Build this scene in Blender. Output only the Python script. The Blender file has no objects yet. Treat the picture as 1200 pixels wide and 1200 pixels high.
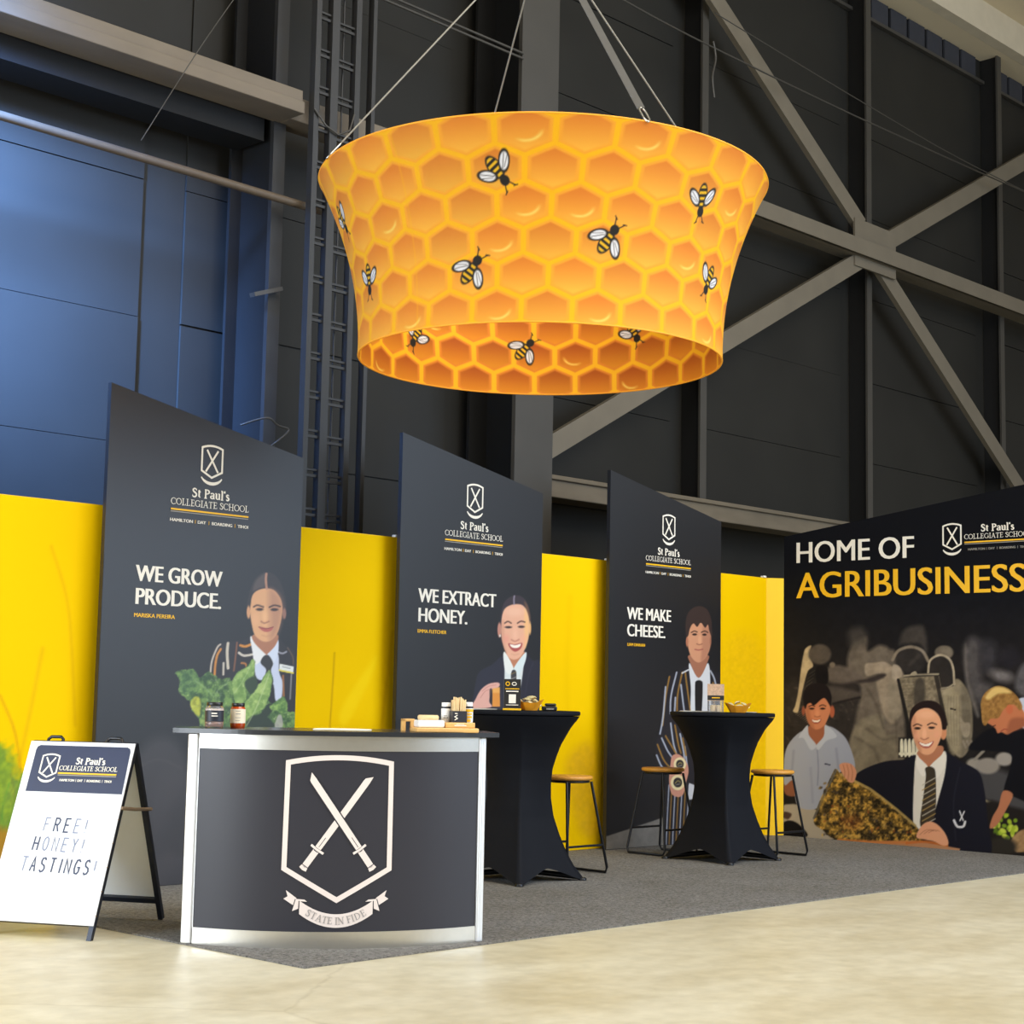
import bpy, bmesh, math, random
import numpy as np
from mathutils import Vector, Matrix
from mathutils.geometry import tessellate_polygon

random.seed(7)
sc = bpy.context.scene
COL = sc.collection

# ------------------------------------------------------------------ camera, world, lights, exposure
CAM_POS = Vector((0, 0, 1.2))
CAM_R = np.array([[0.69125828, -0.7223511, 0.01925832],      # right
                  [0.09226533, 0.06179817, -0.99381492],     # down
                  [0.71669317, 0.68875966, 0.10936646]])     # forward
FOCAL_PX = 1960.0
cam = bpy.data.cameras.new('camera')
cam.sensor_width = 36.0
cam.lens = FOCAL_PX / 1200 * 36
cam.clip_end = 200
camo = bpy.data.objects.new('camera', cam)
r, d, f = CAM_R
camo.matrix_world = Matrix(((r[0], -d[0], -f[0], 0), (r[1], -d[1], -f[1], 0), (r[2], -d[2], -f[2], 1.2), (0, 0, 0, 1)))
COL.objects.link(camo)
sc.camera = camo

w = bpy.data.worlds.new('world')
sc.world = w
w.use_nodes = True
bg = w.node_tree.nodes['Background']
bg.inputs[0].default_value = (1.0, 0.95, 0.86, 1)
bg.inputs[1].default_value = 0.30


def area(name, loc, target, sx, sy, power, col):
    l = bpy.data.lights.new(name, 'AREA')
    l.shape = 'RECTANGLE'
    l.size, l.size_y, l.energy, l.color = sx, sy, power, col
    o = bpy.data.objects.new(name, l)
    o.location = loc
    o.rotation_euler = (Vector(target) - Vector(loc)).to_track_quat('-Z', 'Y').to_euler()
    COL.objects.link(o)
    return o


area('hangar_door_daylight', (-2.8, 7.2, 2.6), (4.5, 4.8, .2), 5, 4.5, 760, (0.84, 0.92, 1.0))
area('front_sheen_lamp', (12.5, -4.5, 5.2), (8.0, 9.0, 2.2), 9, 7, 1250, (0.62, 0.78, 1.0))  # added lamp, set where the first banner mirrors it as sheen
area('overhead_fill', (6.5, -3.0, 9.6), (7.5, 8.5, 1.6), 12, 5, 1180, (1.0, 0.94, 0.84))  # added main overhead lamp, lights the booth from behind the camera
area('overhead_fill', (6.0, 3.5, 9.7), (6.5, 4.5, 0), 9, 3, 420, (1.0, 0.95, 0.86))  # added second overhead lamp, for a brighter floor
sp = bpy.data.lights.new('side_wash', 'SPOT')          # added blue spot giving the hangar wall's left end a lens-haze tint
sp.energy, sp.color, sp.spot_size, sp.spot_blend, sp.shadow_soft_size = 60000, (0.15, 0.37, 1.0), math.radians(56), 1.0, 0.4
spo = bpy.data.objects.new('side_wash', sp)
spo.location = (1.7, 8.0, 5.9)
spo.rotation_euler = (Vector((3.9, 10.1, 4.6)) - Vector((1.7, 8.0, 5.9))).to_track_quat('-Z', 'Y').to_euler()
COL.objects.link(spo)

sc.view_settings.view_transform = 'Standard'
sc.view_settings.look = 'None'
sc.view_settings.exposure = 0.0
sc.view_settings.gamma = 1.0
sc.view_settings.use_curve_mapping = False


# ------------------------------------------------------------------ helpers
def lin(c):
    c = np.asarray(c, float) / 255.0
    return np.where(c <= 0.04045, c / 12.92, ((c + 0.055) / 1.055) ** 2.4)


def rgba(c):
    return (*[float(x) for x in lin(c)], 1.0)


def mat(name, col, rough=0.6, metal=0.0, var=0.08, scale=12.0, bump=0.0, spec=0.5, trans=0.0, coat=0.0, aniso=0.0, stretch=None):
    m = bpy.data.materials.new(name)
    m.use_nodes = True
    nt = m.node_tree
    b = nt.nodes['Principled BSDF']
    b.inputs['Roughness'].default_value = rough
    b.inputs['Metallic'].default_value = metal
    b.inputs['Specular IOR Level'].default_value = spec
    b.inputs['Transmission Weight'].default_value = trans
    b.inputs['Coat Weight'].default_value = coat
    b.inputs['Anisotropic'].default_value = aniso
    b.inputs['Base Color'].default_value = rgba(col)
    if var > 0 or bump > 0:
        tc = nt.nodes.new('ShaderNodeTexCoord')
        n = nt.nodes.new('ShaderNodeTexNoise')
        n.inputs['Scale'].default_value = scale
        n.inputs['Detail'].default_value = 4
        if stretch:
            mp = nt.nodes.new('ShaderNodeMapping')
            mp.inputs['Scale'].default_value = stretch
            nt.links.new(tc.outputs['Object'], mp.inputs[0])
            nt.links.new(mp.outputs[0], n.inputs['Vector'])
        else:
            nt.links.new(tc.outputs['Object'], n.inputs['Vector'])
        if var > 0:
            mx = nt.nodes.new('ShaderNodeMixRGB')
            c0 = rgba(col)
            mx.inputs[1].default_value = (*[min(1, x * (1 - var)) for x in c0[:3]], 1)
            mx.inputs[2].default_value = (*[min(1, x * (1 + var)) for x in c0[:3]], 1)
            nt.links.new(n.outputs['Fac'], mx.inputs[0])
            nt.links.new(mx.outputs[0], b.inputs['Base Color'])
        if bump > 0:
            bp = nt.nodes.new('ShaderNodeBump')
            bp.inputs['Strength'].default_value = bump
            bp.inputs['Distance'].default_value = 0.01
            nt.links.new(n.outputs['Fac'], bp.inputs['Height'])
            nt.links.new(bp.outputs[0], b.inputs['Normal'])
    return m


def print_mat(name, rough=0.45, spec=0.5):
    m = bpy.data.materials.new(name)
    m.use_nodes = True
    nt = m.node_tree
    b = nt.nodes['Principled BSDF']
    b.inputs['Roughness'].default_value = rough
    b.inputs['Specular IOR Level'].default_value = spec
    a = nt.nodes.new('ShaderNodeAttribute')
    a.attribute_name = 'ink'
    nt.links.new(a.outputs['Color'], b.inputs['Base Color'])
    return m


def link(name, me, parent=None, smooth=False):
    o = bpy.data.objects.new(name, me)
    COL.objects.link(o)
    if parent is not None:
        q, off = parent, Vector((0, 0, 0))
        while q is not None:
            off += q.location
            q = q.parent
        me.transform(Matrix.Translation(-off))
        o.parent = parent
    if smooth:
        me.polygons.foreach_set('use_smooth', [True] * len(me.polygons))
    return o


def tag(o, label=None, cat=None, group=None, kind=None):
    if label: o['label'] = label
    if cat: o['category'] = cat
    if group: o['group'] = group
    if kind: o['kind'] = kind
    return o


def thing(name, label, cat, loc=(0, 0, 0), group=None):
    o = bpy.data.objects.new(name, None)
    o.empty_display_size = 0.1
    COL.objects.link(o)
    o.location = loc
    return tag(o, label, cat, group)


class MB:
    """Collects shapes in world coordinates; build() links them as ONE mesh object."""

    def __init__(s):
        s.v, s.f, s.mi, s.sm = [], [], [], []

    def add(s, vs, fs, mi=0, smooth=False):
        b = len(s.v)
        s.v += [tuple(v) for v in vs]
        for f in fs:
            s.f.append([b + i for i in f]); s.mi.append(mi); s.sm.append(smooth)
        return s

    def box(s, lo, hi, M=None, mi=0, bev=0.0):
        if bev > 0:
            bm = bmesh.new()
            bmesh.ops.create_cube(bm, size=1)
            for v in bm.verts:
                v.co = Vector([lo[i] + (hi[i] - lo[i]) * (v.co[i] + 0.5) for i in range(3)])
            bmesh.ops.bevel(bm, geom=bm.edges[:], offset=bev, segments=2, affect='EDGES', profile=0.5)
            bm.verts.index_update()
            vs = [v.co.copy() for v in bm.verts]
            fs = [[v.index for v in f.verts] for f in bm.faces]
            bm.free()
        else:
            vs = [Vector((x, y, z)) for z in (lo[2], hi[2]) for y in (lo[1], hi[1]) for x in (lo[0], hi[0])]
            fs = [(0, 2, 3, 1), (4, 5, 7, 6), (0, 1, 5, 4), (2, 6, 7, 3), (0, 4, 6, 2), (1, 3, 7, 5)]
        if M is not None:
            vs = [M @ v for v in vs]
        return s.add(vs, fs, mi)

    def tube(s, pts, rad, seg=10, mi=0, closed=False):
        pts = [Vector(p) for p in pts]
        n = len(pts)
        rads = rad if isinstance(rad, (list, tuple)) else [rad] * n
        vs, up = [], None
        for i, p in enumerate(pts):
            if closed:
                t = (pts[(i + 1) % n] - pts[i - 1]).normalized()
            else:
                t = (pts[min(i + 1, n - 1)] - pts[max(i - 1, 0)]).normalized()
            if up is None:
                up = t.orthogonal().normalized()
            up = (up - t * up.dot(t)).normalized()
            sd = t.cross(up)
            for k in range(seg):
                a = 2 * math.pi * k / seg
                vs.append(p + (up * math.cos(a) + sd * math.sin(a)) * rads[i])
        fs = []
        m = n if closed else n - 1
        for i in range(m):
            j = (i + 1) % n
            for k in range(seg):
                k2 = (k + 1) % seg
                fs.append((i * seg + k, i * seg + k2, j * seg + k2, j * seg + k))
        s.add(vs, fs, mi, True)
        if not closed:
            s.add(vs[:seg], [list(range(seg))[::-1]], mi)
            s.add(vs[-seg:], [list(range(seg))], mi)
        return s

    def lathe(s, prof, c, seg=28, mi=0, smooth=True):
        vs, fs = [], []
        for (rr, z) in prof:
            for k in range(seg):
                a = 2 * math.pi * k / seg
                vs.append((c[0] + rr * math.cos(a), c[1] + rr * math.sin(a), c[2] + z))
        for i in range(len(prof) - 1):
            for k in range(seg):
                k2 = (k + 1) % seg
                fs.append((i * seg + k, i * seg + k2, (i + 1) * seg + k2, (i + 1) * seg + k))
        s.add(vs, fs, mi, smooth)
        if prof[0][0] > 1e-4:
            s.add(vs[:seg], [list(range(seg))[::-1]], mi)
        if prof[-1][0] > 1e-4:
            s.add(vs[-seg:], [list(range(seg))], mi)
        return s

    def prism(s, outline, axis_fn, h0, h1, mi=0):
        """outline: 2-D closed polygon; axis_fn(x, y, h) -> world point."""
        n = len(outline)
        a = [axis_fn(x, y, h0) for x, y in outline]
        b = [axis_fn(x, y, h1) for x, y in outline]
        tris = tessellate_polygon([[Vector((x, y, 0)) for x, y in outline]])
        s.add(a, [tuple(t) for t in tris], mi)
        s.add(b, [tuple(t)[::-1] for t in tris], mi)
        s.add(a + b, [(i, (i + 1) % n, n + (i + 1) % n, n + i) for i in range(n)], mi)
        return s

    def build(s, name, mats, parent=None, recalc=True):
        me = bpy.data.meshes.new(name)
        me.from_pydata(s.v, [], s.f)
        if not isinstance(mats, (list, tuple)):
            mats = [mats]
        for m in mats:
            me.materials.append(m)
        me.polygons.foreach_set('material_index', s.mi)
        me.polygons.foreach_set('use_smooth', s.sm)
        if recalc:
            bm = bmesh.new(); bm.from_mesh(me)
            bmesh.ops.recalc_face_normals(bm, faces=bm.faces[:])
            bm.to_mesh(me); bm.free()
        me.update()
        return link(name, me, parent)


def copy_tree(o, parent=None):
    c = o.copy()
    COL.objects.link(c)
    if parent is not None:
        c.parent = parent
    for ch in list(o.children):
        copy_tree(ch, c)
    return c


def grid_mesh(name, P, ink, m, parent=None, wrap=False, smooth=True):
    """P: (nv, nu, 3) points; ink: (nv, nu, 3) sRGB 0..255 printed colours of the artwork."""
    nv, nu = P.shape[:2]
    me = bpy.data.meshes.new(name)
    me.vertices.add(nu * nv)
    me.vertices.foreach_set('co', P.reshape(-1).astype(np.float32))
    ii = np.arange(nv - 1)[:, None]
    jj = np.arange(nu if wrap else nu - 1)[None, :]
    j2 = (jj + 1) % nu
    q = np.stack([ii * nu + jj, ii * nu + j2, (ii + 1) * nu + j2, (ii + 1) * nu + jj], -1).reshape(-1, 4)
    nf = len(q)
    me.loops.add(nf * 4)
    me.loops.foreach_set('vertex_index', q.reshape(-1).astype(np.int32))
    me.polygons.add(nf)
    me.polygons.foreach_set('loop_start', np.arange(0, nf * 4, 4, dtype=np.int32))
    me.polygons.foreach_set('loop_total', np.full(nf, 4, np.int32))
    me.polygons.foreach_set('use_smooth', np.full(nf, smooth, bool))
    a = me.color_attributes.new('ink', 'FLOAT_COLOR', 'POINT')
    c = np.ones((nu * nv, 4), np.float32)
    c[:, :3] = lin(np.clip(ink.reshape(-1, 3), 0, 255))
    a.data.foreach_set('color', c.reshape(-1))
    me.materials.append(m)
    me.update(calc_edges=True)
    return link(name, me, parent)


def vnoise(x, y, scale, seed=0, octaves=3):
    """Value noise in 0..1 for artwork textures."""
    out = np.zeros_like(x); amp = 0.5; tot = 0
    for o in range(octaves):
        rs = np.random.RandomState(seed + o)
        T = rs.rand(64, 64)
        u, v = x / scale, y / scale
        i, j = np.floor(u).astype(int), np.floor(v).astype(int)
        fu, fv = u - i, v - j
        fu, fv = fu * fu * (3 - 2 * fu), fv * fv * (3 - 2 * fv)
        g = lambda a, b: T[a % 64, b % 64]
        out += amp * ((g(i, j) * (1 - fu) + g(i + 1, j) * fu) * (1 - fv) + (g(i, j + 1) * (1 - fu) + g(i + 1, j + 1) * fu) * fv)
        tot += amp; amp *= 0.5; scale /= 2
    return out / tot


def spline(pts, n=6, closed=True):
    p = np.array(pts, float); m = len(p); out = []
    for i in range(m if closed else m - 1):
        if closed:
            a, b, c, e = p[i - 1], p[i], p[(i + 1) % m], p[(i + 2) % m]
        else:
            a, b, c, e = p[max(i - 1, 0)], p[i], p[i + 1], p[min(i + 2, m - 1)]
        for k in range(n):
            t = k / n
            out.append(0.5 * ((2 * b) + (c - a) * t + (2 * a - 5 * b + 4 * c - e) * t * t + (3 * b - a - 3 * c + e) * t ** 3))
    if not closed:
        out.append(p[-1])
    return np.array(out)


class Paint:
    """Artwork for a printed panel: paints filled shapes, strokes and ellipses onto sample points X, Y of the artwork sheet."""

    def __init__(s, X, Y, base):
        s.X, s.Y = X.ravel().copy(), Y.ravel().copy()
        s.C = np.tile(np.array(base, float), (len(s.X), 1))
        s.tf(0, 0, 1)

    def tf(s, ox, oy, k):
        s.ox, s.oy, s.k = ox, oy, k

    def p(s, pts):
        a = np.array(pts, float)
        return np.stack([s.ox + a[:, 0] / s.k, s.oy + a[:, 1] / s.k], 1)

    def blend(s, idx, al, col):
        if callable(col):
            c = col(s.X[idx], s.Y[idx])
        else:
            c = np.array(col, float)
        s.C[idx] += (c - s.C[idx]) * al[:, None]

    def sel(s, P, m):
        lo, hi = P.min(0) - m, P.max(0) + m
        return np.where((s.X > lo[0]) & (s.X < hi[0]) & (s.Y > lo[1]) & (s.Y < hi[1]))[0]

    def poly(s, pts, col, soft=1.0, smooth=True, alpha=1.0, rag=0.0, ragscale=6.0, seed=0):
        P = s.p(pts)
        if smooth:
            P = spline(P, 5)
        idx = s.sel(P, soft + rag + 1)
        if len(idx) == 0: return
        x, y = s.X[idx], s.Y[idx]
        best = np.full(len(x), 1e9); ins = np.zeros(len(x), bool)
        n = len(P)
        for i in range(n):
            ax, ay = P[i]; bx, by = P[(i + 1) % n]
            dx, dy = bx - ax, by - ay
            L = dx * dx + dy * dy + 1e-9
            t = np.clip(((x - ax) * dx + (y - ay) * dy) / L, 0, 1)
            best = np.minimum(best, (x - ax - t * dx) ** 2 + (y - ay - t * dy) ** 2)
            c = (ay > y) != (by > y)
            if abs(dy) > 1e-9:
                ins ^= c & (x < ax + (y - ay) * dx / dy)
        sd = np.sqrt(best) * np.where(ins, -1, 1)
        if rag:
            sd = sd + (vnoise(x, y, ragscale, seed) - 0.5) * 2 * rag
        s.blend(idx, np.clip(0.5 - sd / max(soft, 1e-3), 0, 1) * alpha, col)

    def ell(s, cx, cy, rx, ry, col, rot=0.0, soft=1.0, alpha=1.0):
        c = s.p([(cx, cy)])[0]
        rx, ry = rx / s.k, ry / s.k
        m = max(rx, ry) + soft
        idx = np.where((abs(s.X - c[0]) < m) & (abs(s.Y - c[1]) < m))[0]
        if len(idx) == 0: return
        a = math.radians(rot)
        x, y = s.X[idx] - c[0], s.Y[idx] - c[1]
        u, v = x * math.cos(a) + y * math.sin(a), -x * math.sin(a) + y * math.cos(a)
        q = np.sqrt((u / rx) ** 2 + (v / ry) ** 2)
        sd = (q - 1) * min(rx, ry)
        s.blend(idx, np.clip(0.5 - sd / max(soft, 1e-3), 0, 1) * alpha, col)

    def line(s, pts, wd, col, soft=0.8, alpha=1.0, smooth=True):
        P = s.p(pts)
        if smooth and len(P) > 2:
            P = spline(P, 5, closed=False)
        wd = wd / s.k
        idx = s.sel(P, wd + soft)
        if len(idx) == 0: return
        x, y = s.X[idx], s.Y[idx]
        best = np.full(len(x), 1e9)
        for (ax, ay), (bx, by) in zip(P[:-1], P[1:]):
            dx, dy = bx - ax, by - ay
            t = np.clip(((x - ax) * dx + (y - ay) * dy) / (dx * dx + dy * dy + 1e-9), 0, 1)
            best = np.minimum(best, (x - ax - t * dx) ** 2 + (y - ay - t * dy) ** 2)
        s.blend(idx, np.clip(0.5 - (np.sqrt(best) - wd / 2) / soft, 0, 1) * alpha, col)


def sheet_xy(P):
    """Artwork-sheet coordinates of points on a printed panel (the prints were drawn on a 1200-unit sheet)."""
    q = (P - np.array([0, 0, 1.2])) @ CAM_R.T
    return 600 + FOCAL_PX * q[..., 0] / q[..., 2], 600 + FOCAL_PX * q[..., 1] / q[..., 2]


def printed(name, parent, o, u, v, u0, u1, v0, v1, step, base, fn, m, tone=1.0):
    """A printed sheet on a panel: origin o, axes u and v, painted by fn(Paint)."""
    o, u, v = [np.array(t, float) for t in (o, u, v)]
    U = np.linspace(u0, u1, max(2, int((u1 - u0) / step)))
    V = np.linspace(v0, v1, max(2, int((v1 - v0) / step)))
    P = o + U[None, :, None] * u + V[:, None, None] * v
    X, Y = sheet_xy(P)
    pt = Paint(X, Y, base)
    fn(pt)
    ink = pt.C
    if tone != 1.0:
        l = lin(np.clip(ink, 0, 255)) * tone
        l = np.clip(l, 0, 1)
        ink = np.where(l <= 0.0031308, l * 12.92, 1.055 * np.maximum(l, 1e-9) ** (1 / 2.4) - 0.055) * 255
    return grid_mesh(name, P, ink.reshape(P.shape), m, parent)


# ------------------------------------------------------------------ flat lettering and emblems
def font_polys(body, cap):
    cu = bpy.data.curves.new('lettering', 'FONT')
    cu.body = body
    cu.size = 1.0
    cu.resolution_u = 4
    o = bpy.data.objects.new('lettering', cu)
    COL.objects.link(o)
    bpy.context.view_layer.update()
    me = o.to_mesh()
    vs = [(v.co.x, v.co.y) for v in me.vertices]
    fs = [list(p.vertices) for p in me.polygons]
    o.to_mesh_clear()
    bpy.data.objects.remove(o)
    bpy.data.curves.remove(cu)
    return vs, fs


_capv, _ = font_polys('H', 1)
CAPH = max(v[1] for v in _capv)

SERIF = {
    'C': (.80, [('a', .44, .5, .37, .47, 48, 318), ('r', .74, .62, .78, .92), ('r', .72, .08, .76, .22)]),
    'O': (.90, [('a', .45, .5, .38, .47, 0, 360)]),
    'G': (.90, [('a', .44, .5, .37, .47, 48, 320), ('r', .74, .62, .78, .92), ('t', .76, .03, .76, .42), ('s', .74, .42, .14)]),
    'L': (.68, [('t', .2, 0, .2, 1), ('s', .2, 1, .16), ('s', .16, 0, .12), ('n', .2, .035, .62, .035), ('r', .58, .03, .63, .27)]),
    'E': (.72, [('t', .2, 0, .2, 1), ('s', .14, 0, .1), ('s', .14, 1, .1), ('n', .2, .035, .64, .035), ('n', .2, .965, .6, .965), ('n', .2, .52, .5, .52), ('r', .6, .03, .65, .25), ('r', .57, .76, .61, .97), ('r', .47, .42, .51, .62)]),
    'F': (.66, [('t', .2, 0, .2, 1), ('s', .2, 0, .16), ('s', .14, 1, .1), ('n', .2, .965, .6, .965), ('n', .2, .52, .5, .52), ('r', .57, .76, .61, .97), ('r', .47, .42, .51, .62)]),
    'I': (.40, [('t', .2, 0, .2, 1), ('s', .2, 0, .16), ('s', .2, 1, .16)]),
    'A': (.84, [('n', .12, 0, .42, 1), ('t', .42, 1, .7, 0), ('n', .22, .34, .6, .34), ('s', .12, 0, .13), ('s', .7, 0, .16)]),
    'T': (.74, [('t', .37, 0, .37, 1), ('s', .37, 0, .16), ('n', .06, .965, .68, .965), ('r', .05, .74, .09, .97), ('r', .65, .74, .69, .97)]),
    'S': (.62, [('c', [(.52, .8), (.42, .93), (.28, .965), (.14, .88), (.12, .73), (.24, .6), (.4, .48), (.5, .36), (.5, .2), (.4, .07), (.26, .03), (.1, .1), (.08, .22)]), ('r', .5, .72, .54, .95), ('r', .06, .06, .1, .3)]),
    'H': (.92, [('t', .2, 0, .2, 1), ('t', .72, 0, .72, 1), ('n', .2, .52, .72, .52), ('s', .2, 0, .16), ('s', .2, 1, .16), ('s', .72, 0, .16), ('s', .72, 1, .16)]),
    'N': (.90, [('n', .18, 0, .18, 1), ('n', .72, 0, .72, 1), ('t', .18, .98, .72, .02), ('s', .18, 0, .13), ('s', .12, 1, .12), ('s', .74, 1, .13)]),
    'D': (.88, [('t', .2, 0, .2, 1), ('a', .3, .5, .46, .465, -90, 90), ('n', .1, .035, .32, .035), ('n', .1, .965, .32, .965)]),
    'P': (.70, [('t', .2, 0, .2, 1), ('s', .2, 0, .16), ('a', .28, .73, .32, .235, -90, 90), ('n', .08, .965, .3, .965), ('n', .2, .5, .3, .5)]),
    't': (.42, [('t', .2, .08, .2, .85), ('n', .06, .64, .38, .64), ('n', .2, .05, .36, .05)]),
    'a': (.60, [('t', .44, .03, .44, .48), ('a', .28, .48, .17, .17, 0, 160), ('a', .27, .19, .17, .16, 0, 360), ('n', .44, .04, .56, .04)]),
    'u': (.66, [('t', .16, .2, .16, .66), ('t', .5, .03, .5, .66), ('a', .32, .2, .16, .17, 180, 330), ('s', .1, .66, .08), ('s', .44, .66, .08), ('n', .5, .04, .62, .04)]),
    'l': (.36, [('t', .18, 0, .18, 1.03), ('s', .18, 0, .14), ('s', .12, 1.03, .08)]),
    's': (.48, [('c', [(.4, .55), (.3, .64), (.18, .62), (.12, .52), (.2, .4), (.34, .3), (.4, .17), (.32, .05), (.18, .03), (.08, .12)])]),
    "'": (.22, [('t', .1, .8, .1, 1.05)]),
    ' ': (.34, []),
}

# single-stroke capitals for handwriting
HAND = {
    'F': [[(0, 0), (0, 1), (.6, 1)], [(0, .52), (.48, .52)]],
    'R': [[(0, 0), (0, 1), (.4, 1), (.55, .87), (.55, .68), (.4, .53), (0, .53)], [(.25, .53), (.6, 0)]],
    'E': [[(.6, 0), (0, 0), (0, 1), (.6, 1)], [(0, .52), (.5, .52)]],
    'H': [[(0, 0), (0, 1)], [(.6, 0), (.6, 1)], [(0, .5), (.6, .5)]],
    'O': [[(.3, 0), (.07, .12), (0, .4), (0, .65), (.08, .9), (.3, 1), (.53, .9), (.6, .65), (.6, .4), (.53, .12), (.3, 0)]],
    'N': [[(0, 0), (0, 1), (.6, 0), (.6, 1)]],
    'Y': [[(0, 1), (.3, .5), (.6, 1)], [(.3, .5), (.3, 0)]],
    'T': [[(0, 1), (.64, 1)], [(.32, 1), (.32, 0)]],
    'A': [[(0, 0), (.3, 1), (.6, 0)], [(.12, .38), (.48, .38)]],
    'S': [[(.55, .85), (.4, 1), (.15, .97), (.03, .78), (.12, .58), (.45, .45), (.57, .25), (.45, .04), (.18, 0), (.02, .14)]],
    'I': [[(.15, 0), (.15, 1)]],
    'G': [[(.56, .85), (.38, 1), (.14, .95), (0, .65), (0, .3), (.14, .04), (.4, 0), (.57, .14), (.57, .45), (.32, .45)]],
    '!': [[(.1, 1), (.1, .3)], [(.1, .06), (.1, 0)]],
}


class Flat:
    """2-D lettering and emblem artwork, laid on a surface by a mapping function as one thin mesh."""

    def __init__(s):
        s.v, s.f, s.m, s.h = [], [], [], []
        s.lay = 0

    def _add(s, vs, fs, ci):
        b = len(s.v)
        s.v += [(x, y) for x, y in vs]
        s.h += [s.lay] * len(vs)
        for f in fs:
            s.f.append([b + i for i in f]); s.m.append(ci)
        s.lay = (s.lay + 1) % 48

    def poly(s, pts, ci=0):
        tris = tessellate_polygon([[Vector((x, y, 0)) for x, y in pts]])
        s._add(pts, [tuple(t) for t in tris], ci)

    def rect(s, x0, y0, x1, y1, ci=0, n=1):
        vs = []
        for i in range(n + 1):
            x = x0 + (x1 - x0) * i / n
            vs += [(x, y0), (x, y1)]
        s._add(vs, [(2 * i, 2 * i + 2, 2 * i + 3, 2 * i + 1) for i in range(n)], ci)

    def strip(s, pts, wd, ci=0, closed=False, sub=0.0):
        if sub > 0:
            q = []
            n = len(pts)
            for i in range(n if closed else n - 1):
                a, b = pts[i], pts[(i + 1) % n]
                k = max(1, int(math.dist(a, b) / sub))
                q += [(a[0] + (b[0] - a[0]) * t / k, a[1] + (b[1] - a[1]) * t / k) for t in range(k)]
            if not closed: q.append(pts[-1])
            pts = q
        n = len(pts)
        wds = wd if isinstance(wd, (list, tuple)) else [wd] * n
        vs = []
        for i in range(n):
            p = np.array(pts[i], float)
            a = np.array(pts[i - 1] if (i > 0 or closed) else pts[i], float)
            b = np.array(pts[(i + 1) % n] if (i < n - 1 or closed) else pts[i], float)
            d1, d2 = p - a, b - p
            l1, l2 = np.hypot(*d1), np.hypot(*d2)
            d1 = d1 / l1 if l1 > 1e-9 else d2 / l2
            d2 = d2 / l2 if l2 > 1e-9 else d1
            n1, n2 = np.array([-d1[1], d1[0]]), np.array([-d2[1], d2[0]])
            m = n1 + n2
            ml = np.hypot(*m)
            m = n1 if ml < 1e-6 else m / ml
            k = wds[i] / 2 / max(0.35, float(m @ n1))
            vs += [tuple(p + m * k), tuple(p - m * k)]
        fs = [(2 * i, 2 * i + 1, 2 * ((i + 1) % n) + 1, 2 * ((i + 1) % n)) for i in range(n if closed else n - 1)]
        s._add(vs, fs, ci)

    def font(s, body, x, y, cap, width=None, ci=0, bold=0.0, align='L'):
        vs, fs = font_polys(body, cap)
        k = cap / CAPH
        x0, x1 = min(v[0] for v in vs), max(v[0] for v in vs)
        kx = (width - bold * cap) / (x1 - x0) if width else k
        W = (x1 - x0) * kx
        ox = x - (W / 2 if align == 'C' else 0)
        n = 1 if bold <= 0 else max(2, int(bold / 0.05) + 1)
        for i in range(n):
            dx = 0 if n == 1 else bold * cap * i / (n - 1)
            s._add([((v[0] - x0) * kx + ox + dx, v[1] * k + y) for v in vs], fs, ci)

    def serif(s, body, x, y, cap, width, ci=0, thick=.15, thin=.07, ybend=None):
        tot = sum(SERIF[c][0] for c in body)
        kx = width / tot
        cx = x
        for c in body:
            W, els = SERIF[c]
            T = lambda a, b: (cx + a * kx, y + b * cap)
            tk = thick * (kx + cap) / 2
            tn = thin * (kx + cap) / 2
            for e in els:
                if e[0] == 't':
                    s.strip([T(e[1], e[2]), T(e[3], e[4])], tk, ci)
                elif e[0] == 'n':
                    s.strip([T(e[1], e[2]), T(e[3], e[4])], tn, ci)
                elif e[0] == 's':
                    s.strip([T(e[1] - e[3], e[2]), T(e[1] + e[3], e[2])], tn, ci)
                elif e[0] == 'r':
                    a, b = T(e[1], e[2]), T(e[3], e[4])
                    s.rect(a[0], a[1], b[0], b[1], ci)
                elif e[0] == 'a':
                    _, ax, ay, rx, ry, a0, a1 = e
                    A = np.radians(np.linspace(a0, a1, 20))
                    s.strip([T(ax + rx * math.cos(t), ay + ry * math.sin(t)) for t in A],
                            [tn + (tk - tn) * math.cos(t) ** 2 for t in A], ci)
                elif e[0] == 'c':
                    P = spline([T(*q) for q in e[1]], 3, closed=False)
                    n = len(P)
                    s.strip([tuple(q) for q in P], [tn + (tk - tn) * math.sin(math.pi * i / (n - 1)) for i in range(n)], ci)
            cx += W * kx

    def small_crest(s, cx, top, wd, ci=0):
        """Shield outline, crossed swords and scroll. top = apex height, wd = shield width."""
        h = wd / 2
        k = wd / .158
        t = .0135 * k
        y1, y0, yt = top - .016 * k, top - .164 * k, top - .204 * k
        out = [(cx - h, y1)] + [(cx - h + wd * i / 8, y1 + .016 * k * (1 - ((i - 4) / 4) ** 2)) for i in range(1, 8)] + [(cx + h, y1), (cx + h, y0), (cx, yt), (cx - h, y0)]
        s.strip(out, t, ci, closed=True)
        s.strip([(cx - .042 * k, y1 - .012 * k), (cx + .047 * k, y0 - .004 * k)], .0135 * k, ci)
        s.strip([(cx + .045 * k, y1 - .012 * k), (cx - .047 * k, y0 - .004 * k)], .0135 * k, ci)
        A = np.radians(np.linspace(205, 335, 12))
        pts = [(cx + .088 * k * math.cos(a), top - .178 * k + .065 * k * math.sin(a)) for a in A]
        s.strip(pts, [.008 * k + .013 * k * math.sin(math.pi * i / 11) for i in range(12)], ci)

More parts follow.
